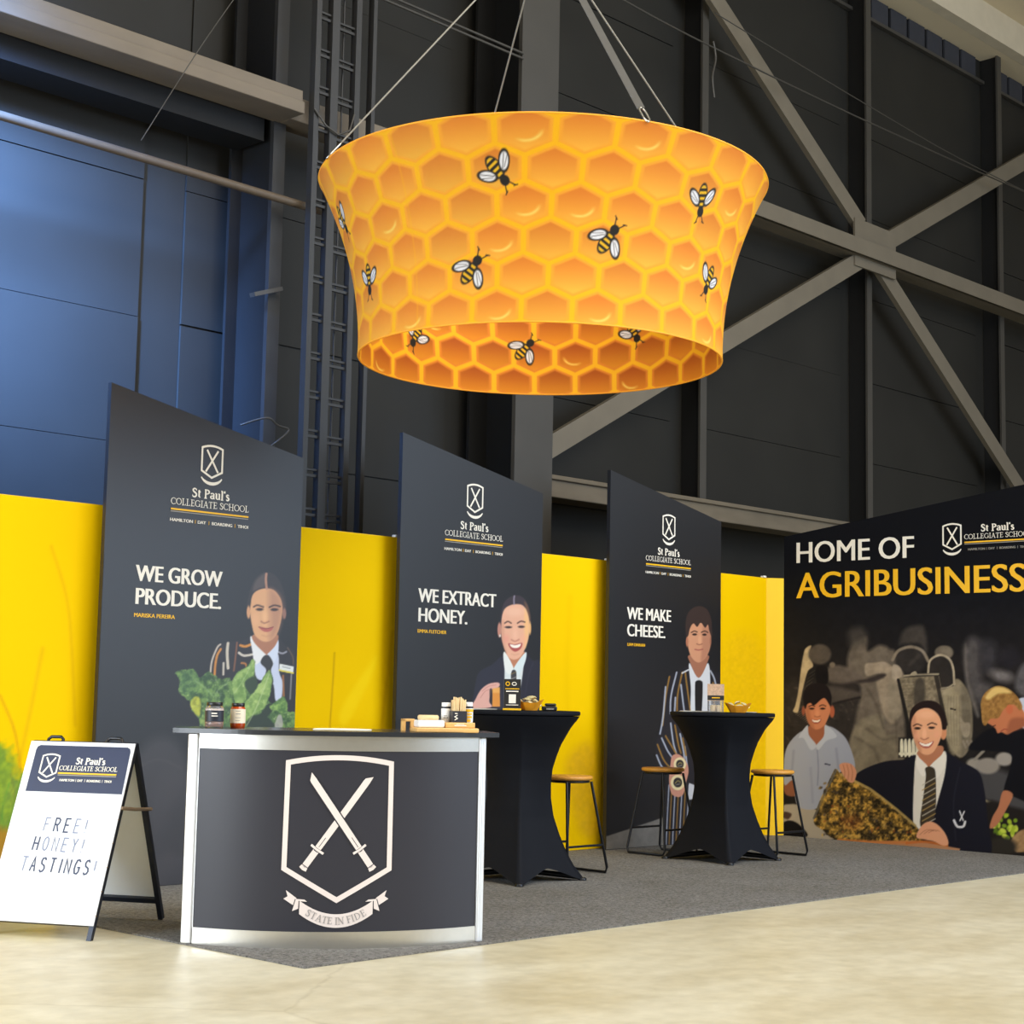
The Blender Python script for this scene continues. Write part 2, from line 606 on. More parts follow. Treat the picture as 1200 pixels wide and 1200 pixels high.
    def small_words(s, x, y, cap, wd, ci=0, bar=2):
        """HAMILTON | DAY | BOARDING | TIHOI across the width wd."""
        for body, a, b in (('HAMILTON', 0, .285), ('DAY', .345, .45), ('BOARDING', .525, .79), ('TIHOI', .86, 1)):
            s.font(body, x + a * wd, y, cap, (b - a) * wd, ci, bold=.12)
        for a in (.315, .488, .825):
            s.rect(x + a * wd - cap * .09, y - cap * .1, x + a * wd + cap * .09, y + cap * 1.15, bar)

    def build(s, name, fn, mats, parent=None, lift=0.0026, step=0.00004):
        me = bpy.data.meshes.new(name)
        me.from_pydata([tuple(fn(x, y, lift + step * h)) for (x, y), h in zip(s.v, s.h)], [], s.f)
        for m in mats:
            me.materials.append(m)
        me.polygons.foreach_set('material_index', s.m)
        me.update()
        return link(name, me, parent)


# ------------------------------------------------------------------ materials
M = {
    'wall': mat('black_painted_sheet', (38, 37, 34), .55, var=.25, scale=1.3, bump=.05, spec=.2),
    'steel': mat('black_painted_steel', (60, 57, 52), .5, var=.18, scale=3, bump=.05),
    'steel_dark': mat('dark_painted_steel', (40, 39, 38), .5, var=.15, scale=4),
    'beam': mat('dusty_painted_beam', (104, 94, 80), .65, var=.25, scale=6, bump=.1, stretch=(.4, 1, 1)),
    'pipe': mat('dusty_brown_pipe', (84, 72, 58), .6, var=.2, scale=10),
    'shade_steel': mat('shaded_black_steel', (27, 27, 27), .6, var=.1, spec=.2),  # shade on the webs and set-back beam put into the steel colour
    'brace': mat('tan_grey_painted_steel', (104, 96, 82), .55, var=.18, scale=3, bump=.05),
    'timber': mat('weathered_beam', (100, 90, 74), .75, var=.35, scale=7, bump=.2, stretch=(.3, 1, 1)),
    'ceiling': mat('cream_ceiling_board', (205, 190, 160), .8, var=.06, scale=2),
    'eave': mat('painted_eave_beam', (196, 184, 160), .7, var=.12, scale=5),
    'yellow': mat('yellow_panel_core', (250, 204, 10), .5, var=.02),
    'charcoal': mat('charcoal_banner_print', (23, 23, 26), .42, var=0, spec=.6),
    'navyblack': mat('black_mural_print', (15, 16, 21), .8, var=.05, scale=3, spec=.1),
    'white_ink': mat('white_ink', (240, 234, 220), .5, var=0),
    'yellow_ink': mat('yellow_ink', (243, 186, 10), .5, var=0),
    'grey_ink': mat('grey_ink', (150, 146, 136), .5, var=0),
    'alu': mat('brushed_aluminium', (214, 212, 206), .3, 1.0, var=.05, scale=30, aniso=.5),
    'alu_white': mat('satin_silver_post', (226, 228, 230), .35, .6, var=.03),
    'counter_print': mat('slate_counter_print', (46, 46, 54), .36, var=.03, scale=3, spec=.4),
    'counter_top': mat('black_laminate', (38, 40, 44), .22, var=.06, scale=20, spec=.6),
    'crest_ink': mat('cream_emblem_ink', (226, 213, 206), .5, var=0),
    'crest_grey': mat('grey_emblem_lettering', (150, 145, 142), .5, var=0),
    'white_board': mat('white_sign_sheet', (226, 228, 231), .35, var=.02, scale=8),
    'navy_header': mat('navy_sign_header', (27, 37, 70), .4, var=.12, scale=14),
    'grey_sheet': mat('pale_grey_sign_back', (238, 242, 245), .5, var=.04),
    'frame_dark': mat('navy_black_frame_steel', (32, 38, 52), .4, .3, var=.1),
    'marker': mat('marker_ink', (44, 54, 84), .5, var=.2, scale=40),
    'marker_faint': mat('faint_marker_ink', (128, 136, 160), .5, var=.1, scale=40),
    'strap': mat('tan_strap', (150, 128, 104), .7, var=.2, scale=40),
    'spandex': mat('black_stretch_cover', (19, 21, 27), .7, var=.12, scale=60, bump=.05, spec=.15),
    'wood': mat('honey_stool_wood', (214, 152, 62), .4, var=.18, scale=14, stretch=(1, 8, 8)),
    'bamboo': mat('bamboo_board', (226, 178, 108), .45, var=.15, scale=16, stretch=(1, 10, 10)),
    'pale_wood': mat('pale_beech', (232, 202, 150), .5, var=.1, scale=20),
    'black_metal': mat('black_rod_steel', (34, 35, 38), .4, .5, var=.1),
    'steel_bright': mat('bright_shackle_steel', (190, 188, 180), .3, 1.0, var=.1),
    'cable': mat('grey_suspension_cable', (128, 124, 112), .5, .2, var=.1),
    'webbing': mat('grey_hoist_webbing', (82, 80, 76), .8, var=.1),
    'white_plastic': mat('white_plastic', (240, 240, 238), .35, var=.02),
    'black_plastic': mat('black_plastic', (26, 26, 28), .35, var=.05),
    'honey': mat('amber_honey', (176, 66, 16), .12, var=.1, scale=20, spec=.7),
    'brown_fill': mat('brown_jar_filling', (150, 110, 92), .2, var=.3, scale=60, spec=.7),
    'cream_label': mat('cream_jar_label', (246, 232, 204), .5, var=.05),
    'black_label': mat('black_jar_label', (38, 40, 50), .45, var=.05),
    'orange_tray': mat('orange_paper_tray', (238, 158, 34), .55, var=.1, scale=30),
    'sachet': mat('silver_yellow_sachet', (222, 208, 158), .35, .2, var=.3, scale=70),
    'paper': mat('white_paper', (232, 226, 212), .7, var=.03),
    'photo_card': mat('printed_picture_card', (190, 156, 128), .45, var=.5, scale=90),
    'card_black': mat('black_card', (28, 27, 26), .45, var=.05),
    'ring_print': print_mat('honeycomb_fabric', .75, .25),
    'banner_print': print_mat('banner_picture_print', .42, .6),
    'mural_print': print_mat('mural_picture_print', .8, .1),
    'panel_print': print_mat('yellow_panel_print', .65, .05),
}
INKS = [M['white_ink'], M['grey_ink'], M['yellow_ink']]


def clear_glass():
    m = bpy.data.materials.new('clear_plastic')
    m.use_nodes = True
    b = m.node_tree.nodes['Principled BSDF']
    b.inputs['Base Color'].default_value = (.93, .94, .95, 1)
    b.inputs['Roughness'].default_value = .05
    b.inputs['Transmission Weight'].default_value = .92
    b.inputs['IOR'].default_value = 1.2
    return m


M['clear'] = clear_glass()


def concrete():
    m = bpy.data.materials.new('polished_concrete')
    m.use_nodes = True
    nt = m.node_tree; N = nt.nodes; L = nt.links
    b = N['Principled BSDF']
    tc = N.new('ShaderNodeTexCoord')
    n1 = N.new('ShaderNodeTexNoise'); n1.inputs['Scale'].default_value = .9; n1.inputs['Detail'].default_value = 8; n1.inputs['Roughness'].default_value = .65
    n2 = N.new('ShaderNodeTexNoise'); n2.inputs['Scale'].default_value = 9; n2.inputs['Detail'].default_value = 6
    mp = N.new('ShaderNodeMapping'); mp.inputs['Rotation'].default_value = (0, 0, .6); mp.inputs['Scale'].default_value = (1, 1.7, 1)
    L.new(tc.outputs['Object'], mp.inputs[0]); L.new(mp.outputs[0], n1.inputs['Vector']); L.new(tc.outputs['Object'], n2.inputs['Vector'])
    r1 = N.new('ShaderNodeValToRGB')
    r1.color_ramp.elements[0].position = .33; r1.color_ramp.elements[0].color = rgba((192, 180, 148))
    r1.color_ramp.elements[1].position = .62; r1.color_ramp.elements[1].color = rgba((212, 204, 178))
    L.new(n1.outputs['Fac'], r1.inputs[0])
    r2 = N.new('ShaderNodeValToRGB')
    r2.color_ramp.elements[0].position = .3; r2.color_ramp.elements[0].color = (.82, .81, .78, 1)
    r2.color_ramp.elements[1].position = .65; r2.color_ramp.elements[1].color = (1, 1, 1, 1)
    L.new(n2.outputs['Fac'], r2.inputs[0])
    mx = N.new('ShaderNodeMixRGB'); mx.blend_type = 'MULTIPLY'; mx.inputs[0].default_value = .8
    L.new(r1.outputs[0], mx.inputs[1]); L.new(r2.outputs[0], mx.inputs[2])
    # hairline crack
    vo = N.new('ShaderNodeTexVoronoi'); vo.feature = 'DISTANCE_TO_EDGE'; vo.inputs['Scale'].default_value = .28
    nd = N.new('ShaderNodeMixRGB'); nd.inputs[0].default_value = .06
    L.new(tc.outputs['Object'], nd.inputs[1]); L.new(n2.outputs['Color'], nd.inputs[2]); L.new(nd.outputs[0], vo.inputs['Vector'])
    r3 = N.new('ShaderNodeValToRGB')
    r3.color_ramp.elements[0].position = .0; r3.color_ramp.elements[0].color = (.62, .58, .5, 1)
    r3.color_ramp.elements[1].position = .004; r3.color_ramp.elements[1].color = (1, 1, 1, 1)
    L.new(vo.outputs['Distance'], r3.inputs[0])
    m2 = N.new('ShaderNodeMixRGB'); m2.blend_type = 'MULTIPLY'; m2.inputs[0].default_value = .35
    L.new(mx.outputs[0], m2.inputs[1]); L.new(r3.outputs[0], m2.inputs[2])
    L.new(m2.outputs[0], b.inputs['Base Color'])
    b.inputs['Roughness'].default_value = .42
    bp = N.new('ShaderNodeBump'); bp.inputs['Strength'].default_value = .06; bp.inputs['Distance'].default_value = .02
    L.new(n2.outputs['Fac'], bp.inputs['Height']); L.new(bp.outputs[0], b.inputs['Normal'])
    return m


def carpet_mat():
    m = bpy.data.materials.new('speckled_grey_carpet')
    m.use_nodes = True
    nt = m.node_tree; N = nt.nodes; L = nt.links
    b = N['Principled BSDF']
    tc = N.new('ShaderNodeTexCoord')
    n1 = N.new('ShaderNodeTexNoise'); n1.inputs['Scale'].default_value = 60; n1.inputs['Detail'].default_value = 6; n1.inputs['Roughness'].default_value = .8
    n2 = N.new('ShaderNodeTexNoise'); n2.inputs['Scale'].default_value = 1.4; n2.inputs['Detail'].default_value = 5
    L.new(tc.outputs['Object'], n1.inputs['Vector']); L.new(tc.outputs['Object'], n2.inputs['Vector'])
    r1 = N.new('ShaderNodeValToRGB')
    r1.color_ramp.elements[0].position = .36; r1.color_ramp.elements[0].color = rgba((74, 72, 70))
    r1.color_ramp.elements[1].position = .64; r1.color_ramp.elements[1].color = rgba((150, 148, 144))
    L.new(n1.outputs['Fac'], r1.inputs[0])
    r2 = N.new('ShaderNodeValToRGB')
    r2.color_ramp.elements[0].position = .3; r2.color_ramp.elements[0].color = (.82, .80, .76, 1)
    r2.color_ramp.elements[1].position = .7; r2.color_ramp.elements[1].color = (1, 1, 1, 1)
    L.new(n2.outputs['Fac'], r2.inputs[0])
    mx = N.new('ShaderNodeMixRGB'); mx.blend_type = 'MULTIPLY'; mx.inputs[0].default_value = 1
    L.new(r1.outputs[0], mx.inputs[1]); L.new(r2.outputs[0], mx.inputs[2])
    L.new(mx.outputs[0], b.inputs['Base Color'])
    b.inputs['Roughness'].default_value = .95
    b.inputs['Specular IOR Level'].default_value = .15
    bp = N.new('ShaderNodeBump'); bp.inputs['Strength'].default_value = .5; bp.inputs['Distance'].default_value = .006
    L.new(n1.outputs['Fac'], bp.inputs['Height']); L.new(bp.outputs[0], b.inputs['Normal'])
    return m


M['concrete'] = concrete()
M['carpet'] = carpet_mat()

# ------------------------------------------------------------------ the hangar: floor, wall, ceiling, steel
Yw = 10.1
tag(MB().box((-40, -40, -.3), (60, Yw + .3, 0)).build('floor', M['concrete']), kind='structure')
wb = MB().box((-12, Yw + .012, 0), (45, Yw + .25, 10.4))
girtx = [-2.35, .7, 3.75, 6.8, 9.85, 12.91, 15.94, 19.03, 22.1, 25.2, 28.3, 31.4, 34.5]
rows_r = [0, 1.95, 2.93, 3.9, 4.82, 5.8, 6.75, 7.7, 9.1]
rows_l = [0, 1.95, 2.93, 3.85, 4.86, 5.62, 6.75, 7.7, 9.1]
for a, b in zip(girtx[:-1], girtx[1:]):
    rows = rows_l if b < 10 else rows_r
    for z0, z1 in zip(rows[:-1], rows[1:]):
        j = random.uniform(-.02, .02) if z0 > 0 else 0
        wb.box((a + .17, Yw - .008 + random.uniform(0, .006), z0 + .004 + j * .3), (b - .2, Yw + .02, z1 - .005))
tag(wb.build('wall_back', M['wall']), kind='structure')
tag(MB().box((-12, 1.5, 9.82), (45, 9.76, 10.0)).build('ceiling', M['ceiling']), kind='structure')
tag(MB().box((-12, 9.757, 9.42), (45, Yw, 9.5)).build('trim_4', M['ceiling']), kind='structure')
tag(MB().box((-12, 9.60, 9.42), (45, 9.755, 9.82)).build('trim_1', M['eave']), kind='structure')
vb = MB()
for k in range(70):
    x = 4.2 + k * .42
    if min(abs(x + .18 - g) for g in girtx) < .3: continue
    vb.box((x, Yw - .035, 9.145), (x + .36, Yw - .01, 9.41))
tag(vb.build('trim_2', mat('dusty_vent_block', (44, 46, 54), .7, var=.25, scale=12)), kind='structure')
tag(MB().box((-12, Yw - .06, 9.10), (45, Yw, 9.14)).build('trim_3', M['steel']), kind='structure')


def steel(name, mb, m='steel'):
    return tag(mb.build(name, [M[k] for k in m] if isinstance(m, list) else M[m]), kind='structure')


# main column: heavy H section, flange towards the hall
steel('steel_column', MB().box((9.83, 9.43, 0), (10.29, 9.47, 9.42)).box((10.04, 9.471, 0), (10.08, 9.97, 9.42), mi=1).box((9.83, 9.97, 0), (10.29, 10.0, 9.42), mi=1), ['steel', 'shade_steel'])
for g in (6.8, 12.91, 15.94, 19.03, 22.1, 25.2):
    if g == 6.8: continue
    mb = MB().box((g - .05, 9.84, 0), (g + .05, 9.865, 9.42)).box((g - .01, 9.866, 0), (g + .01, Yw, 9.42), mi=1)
    tag(mb.build('steel_girt_post', [M['steel'], M['shade_steel']]), kind='structure')
steel('steel_girt_post', MB().box((7.36, 9.58, 0), (7.47, 9.62, 9.42)).box((7.36, 9.621, 0), (7.375, 9.95, 9.42), mi=1).box((7.26, 9.95, 0), (7.47, 9.98, 9.42), mi=1), ['steel_dark', 'shade_steel'])


def bar(p, q, width, y0, y1, m='steel'):
    """A flat or angle bar between two points of the wall plane (x, z)."""
    p, q = Vector((p[0], 0, p[1])), Vector((q[0], 0, q[1]))
    t = (q - p).normalized()
    n = Vector((-t.z, 0, t.x)) * width / 2
    vs = []
    for y in (y0, y1):
        for c in (p + n, q + n, q - n, p - n):
            vs.append((c.x, y, c.z))
    return MB().add(vs, [(0, 1, 2, 3), (7, 6, 5, 4), (0, 4, 5, 1), (1, 5, 6, 2), (2, 6, 7, 3), (3, 7, 4, 0)])


hub = (15.78, 6.19)
steel('cross_brace', bar((10.9, 9.42), (15.55, 6.41), .20, 9.68, 9.74), 'brace')
steel('cross_brace', bar((15.9, 6.08), (20.6, 2.95), .20, 9.70, 9.76), 'brace')
steel('cross_brace', bar((10.29, 3.21), (15.55, 6.04), .19, 9.68, 9.74), 'brace')
steel('cross_brace', bar((16.0, 6.30), (21.9, 9.42), .20, 9.70, 9.76), 'brace')
steel('gusset_plate', MB().box((15.36, 9.66, 5.93), (16.2, 9.685, 6.46)), 'brace')
steel('tie_beam', MB().box((10.3, 9.58, 6.04), (32, 9.62, 6.21)).box((10.3, 9.6, 6.04), (32, 9.84, 6.06)), 'brace')
steel('low_beam', MB().box((10.3, 9.6, 2.90), (15.4, 9.9, 3.07), bev=.01).box((10.3, 9.57, 3.05), (15.4, 9.9, 3.09), bev=.008), 'timber')
steel('high_beam', MB().box((-6, 9.29, 5.38), (7.41, 9.6, 5.47), bev=.006).box((-6, 9.315, 5.46), (7.41, 9.6, 5.56), bev=.006), 'beam'); steel('high_beam', MB().box((-6, 9.62, 5.22), (7.30, 9.95, 5.5)), 'shade_steel')
steel('high_beam', MB().box((7.41, 9.45, 5.38), (9.83, 9.7, 5.56), bev=.006), 'beam')

# conduits, cable ladder and wires on the wall
tag(MB().tube([(-3, 9.4, 4.80), (2, 9.4, 4.79), (7.9, 9.4, 4.735)], .03, 12).build('conduit_pipe', M['pipe']),
    'long horizontal grey pipe on the wall below the beam, above the leftmost yellow panel', 'pipe')
cd = thing('electrical_conduit', 'twin thin conduits running along the black wall left of the main steel column', 'conduit', (9.0, 9.4, 6.5))
for dz in (0, .045):
    MB().tube([(7.9, 9.42, 6.56 + dz), (9.83, 9.42, 6.55 + dz)], .011, 8).build('conduit', M['steel'], cd)
lad = thing('cable_ladder', 'tall vertical black cable ladder with rungs fixed to the wall between first and second banner', 'cable ladder', (7.75, 9.25, 2.2))
rails = [(7.485, .045), (7.65, .07), (7.87, .05), (8.03, .035)]
for x, wd in rails:
    MB().box((x - wd / 2, 9.25, 0), (x + wd / 2, 9.31, 9.42)).build('rail', M['steel_dark'], lad)
for i in range(26):
    z = 2.45 + .283 * i
    MB().box((7.50, 9.27, z), (7.62, 9.29, z + .02)).box((7.50, 9.27, z + .045), (7.62, 9.29, z + .06)).build('rung', M['steel_dark'], lad)
    MB().box((7.68, 9.27, z - .03), (7.85, 9.29, z - .01)).box((7.68, 9.27, z + .015), (7.85, 9.29, z + .03)).build('rung', M['steel_dark'], lad)
for x in (7.56, 7.78, 7.93):
    MB().tube([(x, 9.33, 2.2), (x + .01, 9.33, 5), (x, 9.33, 9.4)], .008, 6).build('cable', M['steel_dark'], lad)
tag(MB().tube([(7.46, 9.24, 5.42), (7.56, 9.23, 5.32), (7.68, 9.23, 5.28), (7.79, 9.23, 5.34), (7.84, 9.24, 5.48)], .008, 6).build('looped_cable', M['steel']),
    'thin cable looping across the cable ladder at beam height', 'cable')
tag(MB().tube([tuple(p) for p in spline([(7.06, 9.45, 3.06), (7.17, 9.3, 3.11), (7.27, 9.3, 3.07), (7.37, 9.3, 3.05), (7.29, 9.3, 2.97), (7.25, 9.4, 2.90), (7.30, 9.55, 2.86), (7.37, 9.58, 2.84)], 6, closed=False)], .008, 6).build('loose_cable', M['steel']),
    'loose bent cable end on the wall above the low corner of the kale banner', 'cable')
tag(bar((7.18, 4.03), (7.43, 4.12), .03, 9.5, 9.56).build('cable_bracket', M['steel']), 'small angled bracket on the steel post left of the cable ladder', 'bracket')


def wire(name, pts, rad, label, m='steel'):
    return tag(MB().tube([tuple(p) for p in spline(pts, 8, closed=False)], rad, 6).build(name, M[m]), label, 'wire')


wire('catenary_wire', [(10.2, 9.5, 7.62), (11.22, 9.5, 7.54), (12.5, 9.5, 7.5), (15.33, 9.5, 7.5), (18.98, 9.5, 7.57), (22, 9.5, 7.7)], .009, 'lower of two thin wires stretched across the upper cross braces')
wire('catenary_wire', [(12.5, 9.42, 7.8), (15.08, 9.42, 7.64), (17.69, 9.42, 7.53), (22, 9.42, 7.56)], .006, 'upper of two thin wires stretched across the upper cross braces')
wire('hanging_rope', [(12.58, 9.5, 7.56), (12.62, 9.5, 7.4), (12.57, 9.5, 7.2), (12.6, 9.5, 7.0)], .012, 'short frayed rope hanging from the wires beside a girt post')
wire('drop_wire', [(6.75, 9.2, 6.1), (6.4, 9.2, 5.53), (5.98, 9.2, 4.79)], .0035, 'thin slanting wire crossing the high beam down to the pipe')

# ------------------------------------------------------------------ booth: carpet, yellow panels, banners, mural
cp = MB().prism([(4.785, 5.80), (12.672, 5.80), (12.672, 8.725), (12.556, 8.842), (4.785, 8.842)], lambda x, y, h: (x, y, h), .0003, .008).build('exhibition_carpet', M['carpet'])
tag(cp, 'speckled grey carpet covering the booth floor', 'carpet')

YY = 8.845
ylab = {0: 'yellow display panel with green grass at its foot, left of the kale banner',
        1: 'yellow display panel between the produce banner and the honey banner',
        2: 'yellow display panel between the honey banner and the cheese banner',
        3: 'yellow display panel between the cheese banner and the angled corner panel'}


def art_yellow(k):
    def fn(p):
        if k == 0:
            p.line([(60, 640), (78, 700), (84, 760), (88, 850)], 2.2, (215, 160, 20), 4, .5)
            p.line([(0, 815), (18, 860), (26, 920)], 2.5, (196, 140, 30), 3, .6)
            p.line([(50, 760), (30, 860), (10, 940)], 3, (200, 150, 30), 5, .4)
            p.poly([(-60, 880), (0, 870), (22, 905), (34, 960), (30, 1100), (-60, 1100)], lambda x, y: np.stack([70 + 70 * vnoise(x, y, 5, 3), 120 + 60 * vnoise(x, y, 5, 3), 60 + 20 * vnoise(x, y, 9, 4)], -1), 14, alpha=.8, rag=8, ragscale=8)
            for i in range(40):
                x0 = random.uniform(-30, 40); h = random.uniform(30, 110)
                p.line([(x0, 1010), (x0 + random.uniform(-8, 8), 1010 - h * .6), (x0 + random.uniform(-18, 18), 1010 - h)], random.uniform(1, 2.5), (random.uniform(80, 130), random.uniform(130, 165), 60), 1.5, .7)
            p.poly([(-60, 985), (20, 980), (26, 1100), (-60, 1100)], (190, 120, 40), 10, alpha=.7)
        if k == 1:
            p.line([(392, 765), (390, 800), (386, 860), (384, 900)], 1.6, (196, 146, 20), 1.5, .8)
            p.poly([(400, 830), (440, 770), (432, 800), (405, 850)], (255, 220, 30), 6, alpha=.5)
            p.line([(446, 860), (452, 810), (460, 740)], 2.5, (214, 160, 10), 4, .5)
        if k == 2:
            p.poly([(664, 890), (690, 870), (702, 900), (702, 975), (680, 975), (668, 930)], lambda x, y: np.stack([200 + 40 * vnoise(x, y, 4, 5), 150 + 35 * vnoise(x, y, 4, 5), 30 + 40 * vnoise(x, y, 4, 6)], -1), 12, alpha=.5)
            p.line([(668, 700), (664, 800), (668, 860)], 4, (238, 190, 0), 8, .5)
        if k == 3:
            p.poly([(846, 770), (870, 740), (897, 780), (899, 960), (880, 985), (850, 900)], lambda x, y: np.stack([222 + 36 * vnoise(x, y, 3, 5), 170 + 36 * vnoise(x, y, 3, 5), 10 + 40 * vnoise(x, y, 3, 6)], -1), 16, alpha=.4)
    return fn


for k, (a, b) in enumerate([(3.2, 6.28), (6.29, 8.6), (8.61, 10.9), (10.91, 12.56)]):
    pn = thing('booth_partition', ylab[k], 'panel', (a, YY, 0), 'yellow back panels of the booth')
    pp = MB().box((a, YY, 0.0005), (b, YY + .04, 2.312)).build('panel', M['yellow'], pn)
    lo, hi = [(3.2, 5.75), (6.95, 8.05), (9.3, 10.3), (11.6, 12.55)][k]
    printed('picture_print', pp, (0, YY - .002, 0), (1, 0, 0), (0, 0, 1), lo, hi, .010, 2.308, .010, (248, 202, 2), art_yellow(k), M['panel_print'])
cpn = thing('booth_partition', 'narrow yellow panel angled across the corner beside the mural', 'panel', (12.56, YY, 0), 'yellow back panels of the booth')
MB().add([(12.56, YY, 0), (12.675, 8.735, 0), (12.675, 8.735, 2.312), (12.56, YY, 2.312), (12.60, YY + .04, 0), (12.72, 8.77, 0), (12.72, 8.77, 2.312), (12.60, YY + .04, 2.312)],
         [(0, 1, 2, 3), (7, 6, 5, 4), (0, 4, 5, 1), (1, 5, 6, 2), (2, 6, 7, 3), (3, 7, 4, 0)]).build('panel', M['yellow'], cpn)
for x in (8.02, 10.35, 12.53):
    tag(MB().box((x - .02, YY - .01, 2.3125), (x + .02, YY + .03, 2.33), bev=.004).build('panel_clip', M['grey_sheet']),
        {8.02: 'small grey clip on top of the yellow panel left of the honey banner', 10.35: 'small grey clip on top of the yellow panel left of the cheese banner', 12.53: 'small grey clip on top of the yellow panel at the corner'}[x], 'clip', 'panel clips')

YB = 8.705


def banner(u0, w, dz, headline, person, label, artfn, box, cu):
    u1 = u0 + w
    b = thing('display_banner', label, 'banner', (u0, YB, 0), 'portrait banners along the booth wall')
    fn = lambda x, y, h: (x, YB - h, y)
    bp = MB().prism([(u0, .009), (u1, .009), (u1, 2.757 + dz), (u0, 3.047 + dz)], lambda x, y, h: (x, YB + h, y), 0, .035).build('panel', M['charcoal'], b)
    MB().box((u0 + .5, YB + .035, .1), (u0 + .54, YY - .002, 2.2)).build('standoff_batten', M['steel_dark'], b)
    MB().box((u1 - .3, YB + .035, .1), (u1 - .26, YY - .002, 2.2)).build('standoff_batten', M['steel_dark'], b)
    printed('picture_print', bp, (0, YB - .0015, 0), (1, 0, 0), (0, 0, 1), box[0], box[1], box[2], box[3], .0055, (23, 23, 26), artfn, M['banner_print'])
    a = Flat()
    a.small_crest(cu, 2.748 + dz, .158)
    a.build('crest', fn, INKS, bp)
    a = Flat()
    a.serif("St Paul's", cu - .145, 2.409 + dz, .056, .29, 0, .2, .1)
    a.serif('COLLEGIATE SCHOOL', cu - .302, 2.349 + dz, .041, .604, 0, .13, .07)
    a.rect(cu - .3, 2.314 + dz, cu + .3, 2.325 + dz, 2)
    a.rect(cu - .3, 2.302 + dz, cu + .3, 2.308 + dz, 1)
    a.small_words(cu - .302, 2.243 + dz, .019, .604, 0, 2)
    a.build('school_name', fn, INKS, bp)
    a = Flat()
    for (body, x, y, wd) in headline:
        a.font(body, x, y + dz * .85, .097, wd, 0, bold=.105)
    a.build('headline', fn, INKS, bp)
    a = Flat()
    a.font(person[0], person[1], 1.635 + dz * .8, .024, person[2], 2, bold=.1)
    a.build('name_line', fn, INKS, bp)
    return b


def face_shade(p, cx, cy, rx, ry, side, col, a=.5):
    p.ell(cx + side * rx * .75, cy, rx * .55, ry, col, soft=6, alpha=a)


